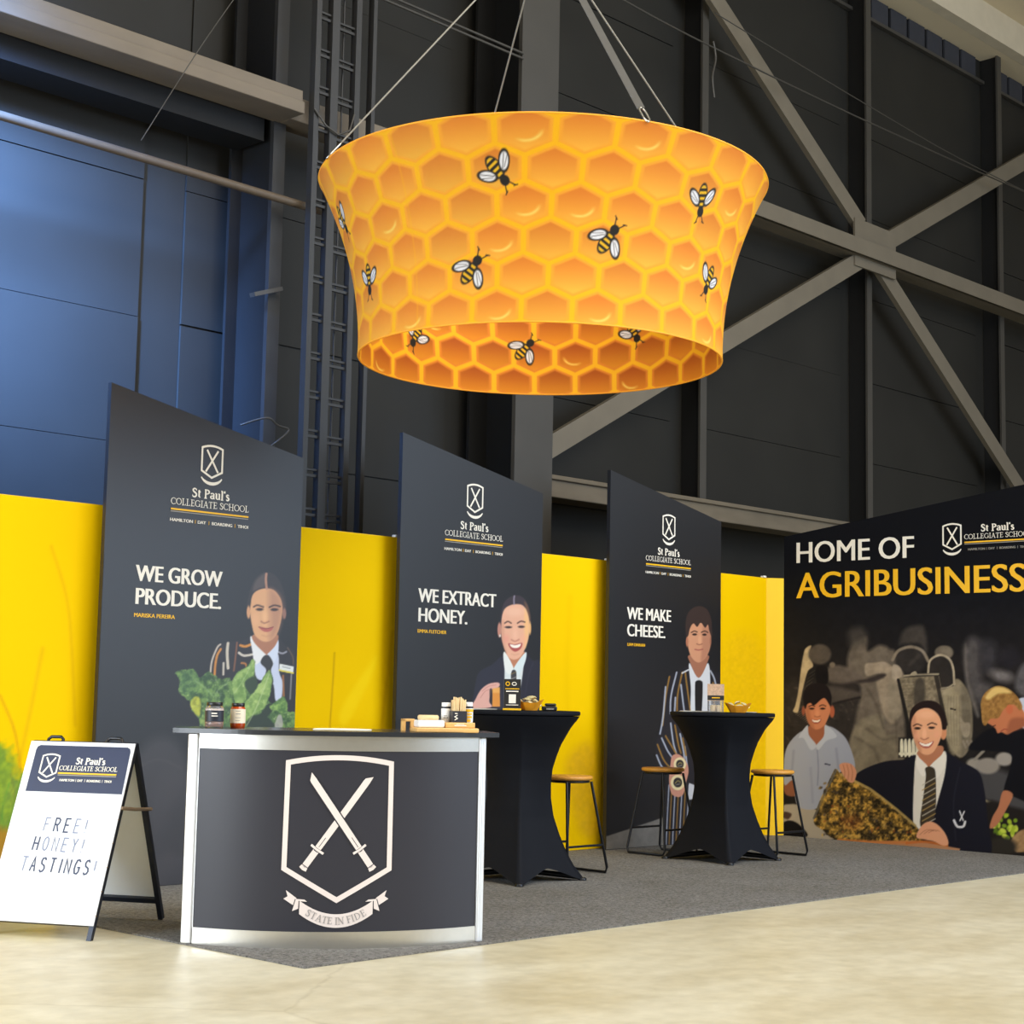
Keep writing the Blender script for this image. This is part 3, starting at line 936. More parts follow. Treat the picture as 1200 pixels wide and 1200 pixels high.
def art_produce(p):
    p.C[:] = (23, 23, 26)
    # boulders at the foot
    for cx, cy, rx, ry, c in ((190, 905, 30, 42, 62), (160, 940, 40, 50, 52), (205, 960, 30, 60, 58), (150, 1010, 50, 40, 54), (200, 1030, 30, 30, 60), (128, 930, 14, 30, 47)):
        p.ell(cx, cy, rx, ry, (c, c - 3, c), soft=12, alpha=.75)
    p.line([(160, 900), (186, 890), (212, 900)], 2, (70, 66, 66), 4, .5)
    p.tf(280, 660, 9.2308)
    # blazer
    p.tf(190, 750, 6.6667)
    p.poly([(365, 290), (385, 130), (420, 45), (520, 15), (640, 0), (700, -20), (720, 150), (660, 330), (500, 380), (400, 330)], (34, 30, 34), 1.5)
    p.poly([(890, -20), (960, 40), (1040, 120), (1048, 500), (1030, 690), (960, 640), (900, 430), (930, 300)], (34, 30, 34), 1.5)
    for pts, wd, c in (([(378, 250), (390, 160), (430, 60), (455, 35)], 14, (196, 184, 168)), ([(410, 280), (415, 200), (430, 120), (458, 72)], 18, (202, 132, 48)),
                       ([(515, 25), (508, 100), (515, 220)], 22, (206, 196, 176)), ([(480, 180), (478, 270)], 16, (196, 186, 170)), ([(585, 20), (575, 120), (560, 240)], 14, (120, 76, 50)),
                       ([(612, 42), (650, 50), (695, 34)], 20, (210, 138, 48)), ([(600, 100), (640, 122), (710, 112)], 18, (210, 200, 184)), ([(620, 180), (650, 185), (660, 210)], 14, (190, 120, 50)),
                       ([(910, 95), (940, 105), (970, 92)], 14, (150, 150, 160)), ([(945, 280), (950, 440)], 16, (150, 96, 48)), ([(1010, 270), (1000, 460)], 12, (130, 128, 130)), ([(980, 60), (1020, 130), (1025, 190)], 10, (92, 74, 58))):
        p.line(pts, wd, c, 1.0, .95)
    # shirt and collar
    p.poly([(725, 150), (780, 120), (900, 100), (915, 250), (940, 330), (930, 470), (885, 470), (860, 330), (740, 300)], (196, 204, 224), 1.5)
    p.poly([(690, -30), (705, 90), (728, 192), (800, 130), (822, 100), (760, 30)], (226, 226, 226), 1.2)
    p.poly([(822, 100), (900, -10), (908, 90), (870, 180), (840, 130)], (206, 214, 230), 1.2)
    p.poly([(790, 130), (830, 118), (866, 180), (850, 240), (868, 330), (820, 400), (800, 300), (812, 230), (770, 180)], (40, 38, 38), 1.2)
    p.poly([(918, 185), (1028, 208), (1024, 262), (915, 240)], (222, 224, 220), 1, smooth=False)
    p.line([(916, 236), (1024, 258)], 12, (214, 200, 60), .8)
    p.line([(940, 208), (1000, 222)], 6, (120, 124, 130), .8)
    # head
    p.tf(280, 660, 9.2308)
    p.poly([(165, 770), (160, 850), (290, 985), (310, 980), (400, 880), (412, 770)], (168, 112, 82), 1.2)
    p.poly([(85, 470), (105, 350), (150, 215), (215, 130), (295, 98), (370, 115), (440, 190), (490, 320), (515, 450), (500, 560), (470, 600), (440, 420), (380, 300), (290, 285), (200, 300), (150, 380), (125, 480), (120, 600), (95, 560)], (44, 37, 38), 1.3)
    p.poly([(150, 300), (180, 190), (260, 118), (290, 120), (285, 250), (220, 275)], (92, 80, 76), 3, alpha=.7)
    p.ell(104, 530, 20, 70, (206, 150, 106), soft=1)
    p.ell(492, 545, 20, 60, (140, 100, 86), soft=1)
    p.poly([(125, 460), (145, 350), (200, 295), (290, 272), (380, 292), (445, 370), (470, 460), (466, 560), (445, 670), (412, 765), (355, 830), (295, 850), (230, 832), (165, 765), (135, 640), (122, 540)], (216, 162, 116), 1.2)
    p.poly([(330, 290), (400, 310), (450, 380), (472, 470), (466, 560), (445, 670), (412, 765), (355, 830), (330, 800), (338, 600), (325, 480)], (172, 124, 98), 9, alpha=.75)
    p.line([(297, 115), (292, 180), (300, 275)], 26, (186, 136, 110), 1.2, .9)
    p.line([(160, 472), (200, 455), (265, 474)], 18, (70, 48, 40), 1.0, .9)
    p.line([(330, 476), (385, 455), (445, 468)], 18, (58, 40, 36), 1.0, .9)
    p.ell(226, 500, 40, 15, (52, 36, 32), soft=1.1)
    p.ell(384, 502, 40, 15, (46, 33, 32), soft=1.1)
    p.ell(280, 580, 26, 80, (232, 180, 130), soft=4, alpha=.8)
    p.line([(240, 630), (275, 648), (325, 630)], 15, (150, 96, 74), 1.4, .8)
    p.ell(180, 610, 40, 60, (228, 172, 126), soft=5, alpha=.6)
    p.poly([(215, 690), (270, 696), (300, 702), (330, 696), (372, 690), (350, 728), (300, 745), (250, 728)], (178, 92, 82), 1.1)
    p.line([(215, 690), (295, 708), (372, 690)], 7, (104, 50, 46), .8)
    p.line([(250, 780), (300, 792), (350, 778)], 10, (186, 130, 96), 2, .5)
    # kale
    p.tf(190, 750, 6.6667)
    def green(a, b, c, sc_, sd):
        def g(x, y):
            n = np.clip((vnoise(x, y, sc_, sd, 4) - .5) * 2.6 + .5, 0, 1)[:, None]
            return np.array(a) * (1 - n) + np.array(b) * n + (np.clip(vnoise(x, y, sc_ * .5, sd + 9, 2) - .68, 0, 1) * 3)[:, None] * (np.array(c) - np.array(b))
        return g
    p.poly([(95, 255), (170, 238), (260, 235), (292, 300), (340, 258), (400, 258), (435, 300), (520, 290), (545, 320), (590, 250), (645, 220), (703, 148), (728, 190), (718, 285), (740, 370), (800, 275), (838, 228), (862, 310), (850, 390), (838, 470), (880, 500), (935, 448), (968, 460), (985, 560), (1035, 570), (1030, 684), (640, 690), (330, 690), (290, 640), (270, 590), (225, 550), (220, 480), (150, 430), (128, 370), (145, 310)],
           green((44, 74, 38), (112, 146, 72), (190, 205, 140), 5, 21), 1.2, rag=2.2, ragscale=5, seed=2)
    p.poly([(160, 260), (240, 235), (290, 310), (280, 400), (180, 430), (130, 370)], green((52, 88, 48), (104, 138, 72), (160, 185, 120), 4, 31), 2, rag=2, alpha=.8)
    p.poly([(225, 470), (290, 440), (300, 520), (290, 590), (250, 570), (222, 520)], green((150, 150, 44), (196, 196, 60), (220, 220, 120), 4, 33), 2, rag=1.5, alpha=.85)
    p.poly([(545, 335), (600, 250), (650, 225), (705, 150), (724, 190), (715, 270), (640, 330), (660, 440), (600, 520), (560, 440)], green((104, 140, 66), (150, 178, 98), (200, 216, 150), 6, 41), 1.6, rag=1.8)
    p.poly([(800, 290), (838, 232), (858, 320), (850, 400), (800, 520), (700, 600), (660, 680), (610, 680), (620, 540), (700, 420)], green((112, 146, 72), (162, 188, 104), (206, 220, 150), 6, 51), 1.4, rag=1.6)
    p.poly([(655, 320), (725, 290), (740, 370), (700, 420), (660, 390)], (44, 62, 38), 2, rag=1.5)
    p.poly([(690, 600), (760, 580), (840, 490), (880, 520), (830, 600), (880, 680), (670, 684)], (36, 50, 34), 2.5, rag=1.5)
    p.poly([(840, 520), (930, 455), (965, 470), (975, 560), (900, 560)], green((74, 112, 52), (136, 170, 84), (190, 205, 140), 4, 61), 2, rag=1.5)
    p.poly([(880, 680), (905, 590), (935, 595), (940, 680)], (176, 170, 164), 1.5, alpha=.8)
    p.line([(660, 670), (740, 520), (835, 270)], 8, (190, 204, 150), 1.5, .6)
    p.line([(560, 420), (630, 320), (710, 170)], 6, (184, 200, 146), 1.5, .5)
    p.line([(400, 440), (330, 370), (260, 320)], 8, (140, 170, 120), 2, .6)
    p.line([(420, 470), (430, 400), (520, 330)], 8, (150, 176, 120), 2, .5)
    p.poly([(350, 690), (300, 640), (330, 620), (420, 680)], (150, 168, 90), 2, alpha=.7)


def art_honey(p):
    p.C[:] = (23, 23, 26)
    p.tf(550, 690, 8)
    p.poly([(30, 1130), (40, 1000), (70, 830), (110, 765), (210, 712), (325, 635), (345, 900), (335, 1130)], (36, 36, 50), 1.4)
    p.poly([(520, 620), (600, 672), (660, 700), (660, 1130), (470, 1130), (480, 900), (500, 760)], (34, 33, 46), 1.4)
    p.line([(600, 690), (560, 800), (520, 1000)], 6, (58, 56, 70), 2, .6)
    p.poly([(335, 590), (345, 690), (420, 752), (500, 690), (522, 590), (500, 800), (470, 1000), (455, 1130), (335, 1130), (330, 800)], (216, 222, 220), 1.2)
    p.poly([(345, 600), (355, 670), (418, 742), (495, 670), (515, 590)], (188, 124, 92), 1.4)
    p.poly([(318, 620), (340, 600), (415, 745), (380, 800), (335, 760)], (230, 232, 226), 1)
    p.poly([(415, 745), (528, 595), (525, 680), (470, 800), (445, 790)], (214, 226, 226), 1)
    p.poly([(402, 765), (432, 765), (442, 820), (432, 1000), (440, 1130), (400, 1130), (396, 900), (390, 815)], (54, 52, 56), 1)
    for i in range(7):
        p.line([(394, 800 + i * 46), (438, 780 + i * 46)], 7, (176, 170, 160) if i % 2 else (150, 124, 60), .7, .8)
    p.poly([(290, 345), (302, 200), (340, 110), (420, 62), (500, 78), (550, 150), (575, 270), (570, 360), (545, 240), (500, 160), (420, 150), (345, 175), (315, 260), (305, 350)], (54, 44, 50), 1.2)
    p.poly([(515, 120), (552, 170), (572, 270), (560, 330), (540, 230)], (128, 88, 56), 2, alpha=.6)
    p.ell(282, 385, 18, 70, (190, 130, 112), soft=1)
    p.ell(288, 440, 9, 12, (220, 210, 200), soft=.8)
    p.ell(568, 370, 12, 60, (226, 172, 110), soft=1)
    p.poly([(300, 340), (310, 240), (345, 175), (420, 145), (500, 155), (545, 225), (562, 330), (556, 450), (524, 560), (475, 640), (420, 664), (368, 640), (328, 560), (302, 450)], (228, 172, 142), 1.2)
    p.poly([(520, 190), (550, 260), (560, 340), (552, 450), (520, 560), (515, 400)], (240, 190, 120), 3, alpha=.7)
    p.poly([(302, 340), (320, 300), (330, 500), (350, 600), (330, 560), (302, 450)], (196, 138, 112), 4, alpha=.6)
    p.ell(420, 215, 80, 40, (238, 190, 160), soft=5, alpha=.6)
    p.line([(422, 68), (418, 100), (420, 145)], 15, (150, 140, 158), 1.2, .8)
    p.line([(332, 322), (362, 306), (392, 322)], 13, (84, 56, 48), 1, .9)
    p.line([(452, 322), (485, 304), (520, 312)], 13, (84, 56, 48), 1, .9)
    p.ell(366, 360, 32, 11, (58, 42, 42), soft=1)
    p.ell(488, 356, 30, 11, (58, 42, 42), soft=1)
    p.ell(430, 430, 22, 60, (240, 186, 156), soft=4, alpha=.7)
    p.line([(395, 478), (428, 492), (465, 476)], 12, (184, 112, 94), 1.4, .8)
    p.ell(345, 470, 32, 40, (228, 150, 130), soft=5, alpha=.6)
    p.ell(512, 465, 26, 40, (238, 168, 136), soft=5, alpha=.6)
    p.poly([(366, 512), (425, 520), (494, 508), (482, 560), (430, 590), (385, 560)], (172, 76, 72), 1)
    p.poly([(380, 520), (430, 528), (482, 516), (468, 546), (430, 556), (396, 546)], (246, 236, 222), .8)
    p.line([(400, 612), (430, 618), (462, 610)], 8, (196, 140, 112), 2, .5)
    # hand holding the honey pot
    p.poly([(215, 925), (285, 925), (288, 1105), (215, 1105)], (222, 144, 56), 1, smooth=False)
    p.poly([(218, 925), (284, 925), (284, 975), (218, 975)], (236, 176, 92), 2, smooth=False, alpha=.8)
    p.poly([(30, 1120), (60, 1030), (110, 945), (180, 892), (260, 878), (286, 895), (270, 925), (215, 940), (195, 1000), (188, 1060), (205, 1110)], (224, 170, 154), 1.2)
    p.line([(120, 960), (180, 915), (250, 900)], 4, (176, 112, 102), 1.2, .7)
    p.line([(105, 1020), (150, 960), (205, 940)], 4, (176, 112, 102), 1.2, .7)
    p.poly([(190, 950), (212, 945), (214, 1060), (196, 1070)], (52, 40, 40), 1.2, alpha=.8)


def art_cheese(p):
    p.C[:] = (23, 23, 26)
    p.tf(0, 0, 1)
    p.poly([(708, 1000), (708, 981), (777, 958), (787, 954), (786, 1000)], lambda x, y: np.stack([108 + 26 * vnoise(x, y, 6, 3), 104 + 24 * vnoise(x, y, 6, 3), 98 + 22 * vnoise(x, y, 6, 3)], -1), 1.4, smooth=False)
    p.tf(770, 700, 4)
    # blazer body and sleeve
    p.poly([(150, 322), (110, 340), (62, 362), (34, 420), (22, 520), (12, 620), (-6, 690), (-2, 740), (28, 790), (60, 800), (40, 930), (40, 1165), (70, 1190), (150, 1190), (160, 900), (300, 900), (300, 400), (275, 350), (240, 326)], (30, 29, 36), 1)
    G, Wt = (150, 110, 48), (170, 176, 190)
    st = [([(92, 352), (66, 460), (62, 545)], Wt), ([(118, 352), (96, 460), (94, 545)], G), ([(58, 372), (40, 470), (26, 600)], G), ([(40, 420), (28, 560), (14, 640)], Wt), ([(132, 350), (138, 400), (158, 545)], G), ([(112, 410), (128, 540)], Wt), ([(86, 470), (82, 545)], Wt),
          ([(64, 590), (76, 680), (90, 730)], Wt), ([(84, 600), (100, 690), (112, 730)], G), ([(22, 660), (50, 720), (78, 760)], Wt), ([(2, 690), (30, 760), (62, 800)], G), ([(40, 650), (70, 700), (96, 745)], G), ([(-2, 740), (20, 790), (48, 815)], Wt), ([(108, 640), (124, 720), (128, 760)], Wt), ([(130, 700), (142, 800)], Wt), ([(120, 660), (136, 740)], G),
          ([(250, 345), (268, 380), (282, 440)], Wt), ([(262, 400), (270, 540)], G)]
    for q, c in st:
        p.line(q, 8, c, .9, .9)
    for i, x in enumerate((48, 62, 78, 94, 110, 126, 142)):
        p.line([(x + 8, 880), (x, 1030), (x - 6, 1165)], 6, G if i % 2 else Wt, .9, .85)
    p.poly([(150, 870), (176, 880), (172, 945), (146, 950)], (196, 196, 200), 1, smooth=False)
    # shirt, tie
    p.poly([(150, 308), (195, 372), (240, 308), (250, 420), (246, 560), (164, 560), (158, 420)], (210, 212, 216), 1)
    p.poly([(152, 300), (195, 378), (238, 300), (236, 270), (152, 270)], (160, 106, 82), 1)
    p.line([(118, 355), (135, 346), (152, 338)], 7, (200, 202, 206), .8)
    p.poly([(184, 392), (208, 392), (214, 420), (206, 560), (182, 560), (178, 420)], (23, 23, 26), 1)
    # head
    p.poly([(140, 180), (146, 130), (166, 122), (230, 122), (250, 150), (252, 200), (246, 245), (226, 285), (195, 306), (165, 286), (148, 245)], (204, 146, 112), 1)
    p.poly([(215, 130), (250, 150), (252, 200), (246, 245), (226, 285), (205, 300), (212, 220)], (170, 116, 92), 3, alpha=.7)
    p.ell(141, 208, 6, 24, (176, 112, 84), soft=.8)
    p.ell(250, 206, 4, 20, (160, 104, 80), soft=.8)
    p.poly([(136, 180), (134, 120), (148, 68), (190, 42), (232, 54), (254, 105), (256, 180), (246, 160), (238, 128), (225, 142), (205, 118), (188, 138), (170, 122), (154, 146), (146, 180)], (54, 40, 37), 1.2)
    p.line([(160, 165), (175, 158), (188, 163)], 5, (60, 38, 30), .8, .9)
    p.line([(208, 164), (224, 158), (238, 165)], 5, (56, 36, 30), .8, .9)
    p.ell(176, 174, 11, 5, (50, 34, 30), soft=.8)
    p.ell(222, 175, 10, 5, (50, 34, 30), soft=.8)
    p.ell(200, 200, 8, 22, (220, 162, 124), soft=1.5, alpha=.7)
    p.line([(186, 218), (198, 222), (212, 218)], 5, (140, 88, 68), .9, .8)
    p.line([(178, 244), (195, 247), (214, 243)], 6, (158, 84, 76), .8, .9)
    # hand with two round cheeses
    p.poly([(62, 790), (70, 745), (98, 735), (130, 760), (148, 810), (136, 870), (124, 920), (100, 936), (68, 920), (56, 860)], (196, 138, 116), 1)
    for cx, cy, rr in ((107, 782, 29), (97, 868, 33)):
        p.ell(cx, cy, rr, rr * 1.1, (224, 206, 158), soft=.8)
        p.ell(cx, cy, rr * .62, rr * .7, (42, 40, 42), soft=.8)
        p.line([(cx - rr * .35, cy + rr * .1), (cx, cy - rr * .25), (cx + rr * .35, cy - rr * .05)], 4, (176, 160, 90), .7, .8)
        p.line([(cx - rr * .3, cy + rr * .35), (cx + rr * .3, cy + rr * .2)], 3, (190, 184, 168), .7, .7)


banner(5.528, 1.505, 0, [('WE GROW', 5.755, 1.855, .65), ('PRODUCE.', 5.762, 1.714, .64)], ('MARISKA PEREIRA', 5.757, .298),
       'tall charcoal banner reading WE GROW PRODUCE with a girl holding kale', art_produce, (5.53, 7.031, .012, 2.0), 6.29)
banner(7.927, 1.473, 0, [('WE EXTRACT', 8.11, 1.853, .795), ('HONEY.', 8.117, 1.714, .49)], ('EMMA FLETCHER', 8.114, .284),
       'tall charcoal banner reading WE EXTRACT HONEY with a smiling girl holding honey', art_honey, (7.929, 9.399, .012, 2.0), 8.66)
banner(10.2, 1.485, -.017, [('WE MAKE', 10.42, 1.853, .575), ('CHEESE.', 10.425, 1.716, .495)], ('LIAM DINNAN', 10.431, .225),
       'tall charcoal banner reading WE MAKE CHEESE with a boy in striped blazer', art_cheese, (10.202, 11.684, .012, 2.0), 10.955)

# mural wall on the right
XM = 12.678
mu = thing('mural_wall', 'wide dark mural wall reading HOME OF AGRIBUSINESS with students and beekeepers', 'mural', (XM, 7, 0))
mp_ = MB().prism([(8.733, .002), (4.2, .002), (4.2, 3.287), (8.733, 2.693)], lambda x, y, h: (XM + h, x, y), 0, .05).build('panel', M['navyblack'], mu)
MB().box((XM + .05, 8.0, 0), (XM + .4, 8.05, 2.4)).build('rear_brace', M['steel_dark'], mu)


def art_mural(p):
    t = np.clip((p.Y - 690) / 90, 0, 1)[:, None]
    p.C[:] = np.array((15, 16, 21)) * (1 - t) + np.array((30, 27, 26)) * t
    A, B, D = (910, 720, 7.5), (1050, 720, 7.5), (900, 760, 4.0)
    p.tf(*D)
    p.poly([(75, 180), (200, 160), (420, 180), (420, 560), (75, 560)], (52, 46, 42), 12, alpha=.7)
    for i in range(120):
        x, y = random.uniform(75, 450), random.uniform(180, 560)
        p.ell(x, y, random.uniform(4, 12), random.uniform(2, 6), random.choice([(30, 26, 25), (78, 70, 62), (58, 52, 46)]), rot=random.uniform(0, 90), soft=2, alpha=.6)
    p.tf(*A)
    p.poly([(620, 420), (640, 320), (700, 230), (790, 200), (800, 320), (900, 270), (990, 300), (1060, 420), (1120, 1250), (760, 1500), (620, 1300), (690, 950), (740, 650), (640, 560)], (108, 97, 84), 5, alpha=.9)
    p.poly([(640, 140), (760, 120), (800, 250), (700, 300), (640, 260)], (70, 64, 58), 10, alpha=.7)
    p.poly([(780, 440), (860, 425), (960, 420), (1050, 500), (1040, 600), (980, 590), (900, 520), (790, 540)], (144, 129, 110), 2)
    p.ell(1060, 540, 60, 80, (132, 118, 102), soft=3)
    p.poly([(880, 580), (960, 560), (1060, 600), (1070, 900), (1010, 960), (940, 870), (900, 720)], (134, 120, 102), 3)
    p.poly([(690, 980), (860, 880), (940, 900), (960, 1050), (1100, 1090), (1090, 1500), (760, 1560), (620, 1350)], (118, 108, 90), 4, alpha=.9)
    p.poly([(560, 540), (760, 570), (920, 520), (960, 540), (860, 590), (720, 605), (600, 620), (540, 600)], (52, 45, 42), 3)
    p.line([(800, 660), (880, 800), (940, 1000)], 12, (72, 64, 56), 4, .7)
    p.line([(800, 1010), (930, 1100), (1050, 1080)], 14, (82, 74, 64), 5, .7)
    p.line([(690, 1080), (850, 1180), (900, 1300)], 12, (78, 70, 60), 5, .6)
    p.line([(1040, 700), (1060, 1200)], 10, (74, 66, 58), 4, .6)
    p.poly([(450, 470), (560, 450), (700, 500), (760, 560), (620, 600), (460, 590)], (92, 82, 73), 4)
    p.poly([(350, 470), (440, 460), (450, 600), (360, 610)], (20, 17, 18), 2)
    p.poly([(440, 640), (600, 650), (740, 690), (720, 740), (560, 770), (480, 790)], (76, 68, 61), 4, alpha=.8)
    p.line([(500, 785), (600, 760), (730, 730)], 16, (26, 22, 22), 3)
    p.poly([(305, 275), (255, 300), (235, 360), (215, 480), (190, 680), (165, 800), (145, 850), (185, 862), (205, 790), (235, 640), (275, 500), (322, 452), (290, 360)], (172, 152, 118), 1.6)
    p.ell(380, 350, 100, 88, (80, 71, 62), soft=3)
    p.ell(490, 445, 25, 25, (110, 98, 84), soft=2)
    for i in range(9):
        p.line([(170 + i * 14, 880 + i * 10), (260 + i * 8, 820 + i * 14)], 3, (128, 116, 98), .8, .7)
    for i in range(6):
        p.line([(250 + i * 6, 700 - i * 34), (300 + i * 8, 660 - i * 34)], 3, (100, 90, 78), .8, .6)
    p.tf(*B)
    p.poly([(30, 260), (60, 150), (160, 100), (250, 120), (270, 330), (200, 260), (60, 260)], (70, 64, 58), 6, alpha=.8)
    p.poly([(600, 280), (660, 200), (740, 260), (752, 560), (850, 630), (760, 820), (660, 700), (625, 560), (605, 420)], (86, 81, 80), 10, alpha=.8)
    p.poly([(600, 300), (625, 290), (640, 560), (730, 860), (700, 880), (615, 600)], (112, 105, 98), 4, alpha=.7)
    p.poly([(740, 240), (870, 260), (880, 430), (760, 520)], (60, 58, 62), 12, alpha=.7)
    p.ell(930, 540, 100, 50, (112, 106, 104), rot=15, soft=8)
    p.ell(1000, 380, 110, 90, (34, 32, 37), soft=10, alpha=.8)
    p.poly([(1080, 480), (1200, 400), (1300, 420), (1300, 760), (1060, 680)], (80, 77, 78), 6)
    p.ell(130, 400, 140, 120, (44, 40, 38), soft=5)
    p.line([(-30, 400), (20, 320), (130, 285), (230, 320), (282, 410)], 26, (124, 112, 96), 1.6)
    p.line([(120, 440), (200, 360)], 20, (72, 66, 60), 5, .6)
    p.ell(422, 335, 82, 62, (106, 96, 82), soft=2)
    p.poly([(380, 655), (500, 630), (520, 570), (570, 585), (635, 690), (668, 850), (660, 1120), (560, 1260), (430, 1060), (388, 800)], (130, 118, 96), 2)
    p.poly([(570, 620), (640, 700), (668, 860), (655, 1130), (580, 1230), (575, 900)], (100, 91, 76), 4, alpha=.8)
    p.poly([(405, 700), (545, 690), (560, 1150), (470, 1200)], (148, 135, 108), 4, alpha=.8)
    for i in range(5):
        p.line([(460 + i * 24, 720), (455 + i * 26, 900), (470 + i * 22, 1150)], 5, (104, 94, 78), 2, .5)
    p.line([(480, 828), (522, 838)], 12, (36, 32, 30), .8)
    p.poly([(290, 500), (300, 410), (390, 362), (470, 400), (500, 500), (498, 610), (440, 650), (380, 640)], (42, 38, 35), 2)
    p.line([(283, 510), (300, 405), (388, 357), (468, 393), (503, 480), (512, 612)], 19, (166, 152, 128), 1.3)
    p.line([(400, 648), (460, 640), (515, 605)], 12, (150, 138, 114), 1.5)
    p.poly([(-30, 450), (20, 450), (52, 500), (40, 560), (-30, 580)], (156, 141, 122), 1.6)
    p.poly([(-60, 590), (10, 600), (50, 800), (30, 900), (-60, 900)], (132, 120, 102), 3)
    p.poly([(30, 555), (350, 540), (425, 930), (120, 950)], lambda x, y: np.stack([118 + 30 * (vnoise(x, y, 3, 8) - .5) * 2, 106 + 28 * (vnoise(x, y, 3, 8) - .5) * 2, 86 + 24 * (vnoise(x, y, 3, 8) - .5) * 2], -1), 1.5, smooth=False)
    p.poly([(170, 590), (245, 580), (250, 760), (160, 790)], (72, 65, 56), 3)
    for i in range(7):
        p.line([(40, 600 + 28 * i), (165, 594 + 28 * i)], 4, (84, 76, 62), 1.2, .6)
    p.line([(20, 575), (60, 760), (105, 960)], 26, (32, 29, 27), 1.2, smooth=False)
    p.line([(350, 545), (395, 760), (440, 965)], 32, (52, 46, 40), 1.2, smooth=False)
    p.line([(376, 545), (420, 760)], 7, (122, 110, 90), 1, .7, smooth=False)
    p.line([(70, 540), (180, 530), (372, 525)], 15, (146, 134, 112), 1, smooth=False)
    p.poly([(135, 515), (170, 500), (185, 530), (130, 535)], (160, 148, 124), 1)
    p.poly([(560, 900), (600, 950), (650, 960), (645, 1060), (600, 1080), (570, 1020)], (146, 133, 112), 2)
    for i in range(10):
        p.ell(590 + 12 * i, 1120 + (i % 3) * 22, 12, 16, (136, 124, 108), soft=1.5, alpha=.8)
    p.poly([(20, 1080), (200, 1080), (200, 1260), (20, 1260)], (30, 26, 26), 2, smooth=False, alpha=.8)
    for i in range(5):
        p.poly([(38 + i * 34, 1110), (60 + i * 34, 1106), (64 + i * 34, 1235), (38 + i * 34, 1240)], (206, 200, 176), .9)
    p.line([(36, 1225), (220, 1225)], 26, (206, 200, 176), 1)
    tex = .84 + .32 * vnoise(p.X, p.Y, 7, 15, 4)
    p.C *= tex[:, None]
    # road, boulders and plants at the lower right
    p.tf(*D)
    p.poly([(960, 540), (1060, 560), (1400, 700), (1400, 830), (1000, 700)], (68, 66, 66), 8)
    p.line([(1010, 710), (1120, 750), (1260, 800)], 10, (164, 152, 118), 2)
    p.poly([(1020, 730), (1140, 740), (1400, 830), (1400, 1000), (1040, 985)], (32, 28, 25), 5)
    p.ell(965, 540, 34, 26, (142, 134, 122), soft=3)
    p.ell(1030, 550, 56, 38, (136, 128, 118), soft=3)
    p.ell(1108, 518, 42, 32, (148, 140, 130), soft=3)
    p.line([(970, 520), (995, 495), (1010, 480)], 14, (130, 122, 110), 1.6)
    for i in range(26):
        a, rr = random.uniform(0, 6.28), random.uniform(0, 1) ** .5
        cx, cy = 1112 + 56 * rr * math.cos(a), 832 + 62 * rr * math.sin(a)
        p.ell(cx, cy, random.uniform(9, 18), random.uniform(7, 12), random.choice([(150, 170, 46), (112, 140, 36), (184, 196, 70), (84, 108, 30)]), rot=random.uniform(0, 180), soft=1.5)
    p.poly([(1138, 900), (1190, 850), (1300, 840), (1300, 930), (1180, 955), (1150, 940)], lambda x, y: np.stack([150 + 40 * (vnoise(x, y, 4, 3) - .5), 118 + 36 * (vnoise(x, y, 4, 3) - .5), 80 + 30 * (vnoise(x, y, 4, 3) - .5)], -1), 2)
    p.ell(1095, 930, 70, 45, (44, 40, 34), soft=5)
    # boy in the blue shirt
    p.poly([(60, 740), (225, 755), (320, 885), (180, 895), (60, 890)], (158, 148, 132), 2)
    p.poly([(75, 765), (110, 775), (95, 800), (70, 790)], (70, 52, 46), 2)
    p.poly([(60, 830), (95, 806), (140, 820), (186, 872), (150, 888), (60, 884)], (20, 18, 20), 1.5)
    p.poly([(70, 600), (110, 590), (140, 640), (130, 690), (80, 680)], (128, 80, 58), 1.5)
    p.poly([(72, 560), (92, 455), (165, 385), (215, 430), (275, 365), (340, 395), (380, 450), (408, 560), (345, 575), (300, 640), (240, 745), (140, 738), (120, 620), (78, 640)], (148, 152, 166), 1.3)
    p.line([(320, 470), (330, 560)], 8, (116, 120, 136), 3, .6)
    p.line([(120, 480), (110, 600)], 8, (116, 120, 136), 3, .6)
    p.line([(200, 560), (210, 720)], 8, (122, 126, 142), 3, .5)
    p.line([(230, 460), (236, 560), (232, 640)], 5, (112, 116, 132), 1.2, .8)
    p.line([(268, 541), (290, 545)], 6, (48, 50, 66), .8)
    p.tf(*A)
    p.poly([(280, 985), (430, 960), (425, 1060), (350, 1150), (285, 1060)], (146, 88, 62), 1.2)
    p.poly([(195, 1080), (270, 975), (285, 1060), (350, 1150), (300, 1190), (240, 1090)], (170, 174, 186), 1.2)
    p.poly([(430, 970), (530, 1070), (440, 1110), (370, 1190), (350, 1150), (415, 1070)], (172, 176, 186), 1.2)
    p.ell(488, 855, 22, 52, (164, 86, 58), soft=1.2)
    p.ell(236, 848, 14, 40, (140, 76, 54), soft=1.2)
    p.poly([(250, 800), (290, 760), (400, 730), (452, 770), (474, 830), (458, 900), (415, 980), (350, 1012), (295, 975), (262, 900)], (190, 120, 84), 1.2)
    p.poly([(250, 800), (280, 780), (300, 900), (330, 1000), (290, 970), (262, 900)], (150, 90, 62), 4, alpha=.6)
    p.poly([(240, 790), (236, 700), (270, 635), (330, 608), (400, 605), (455, 645), (484, 720), (476, 800), (456, 780), (430, 735), (395, 745), (345, 790), (320, 800), (300, 780), (270, 790), (255, 830)], (26, 21, 22), 1.3)
    p.line([(285, 810), (310, 800), (335, 808)], 9, (50, 32, 26), 1, .9)
    p.line([(378, 806), (405, 796), (432, 806)], 9, (50, 32, 26), 1, .9)
    p.ell(310, 828, 22, 9, (40, 28, 25), soft=1)
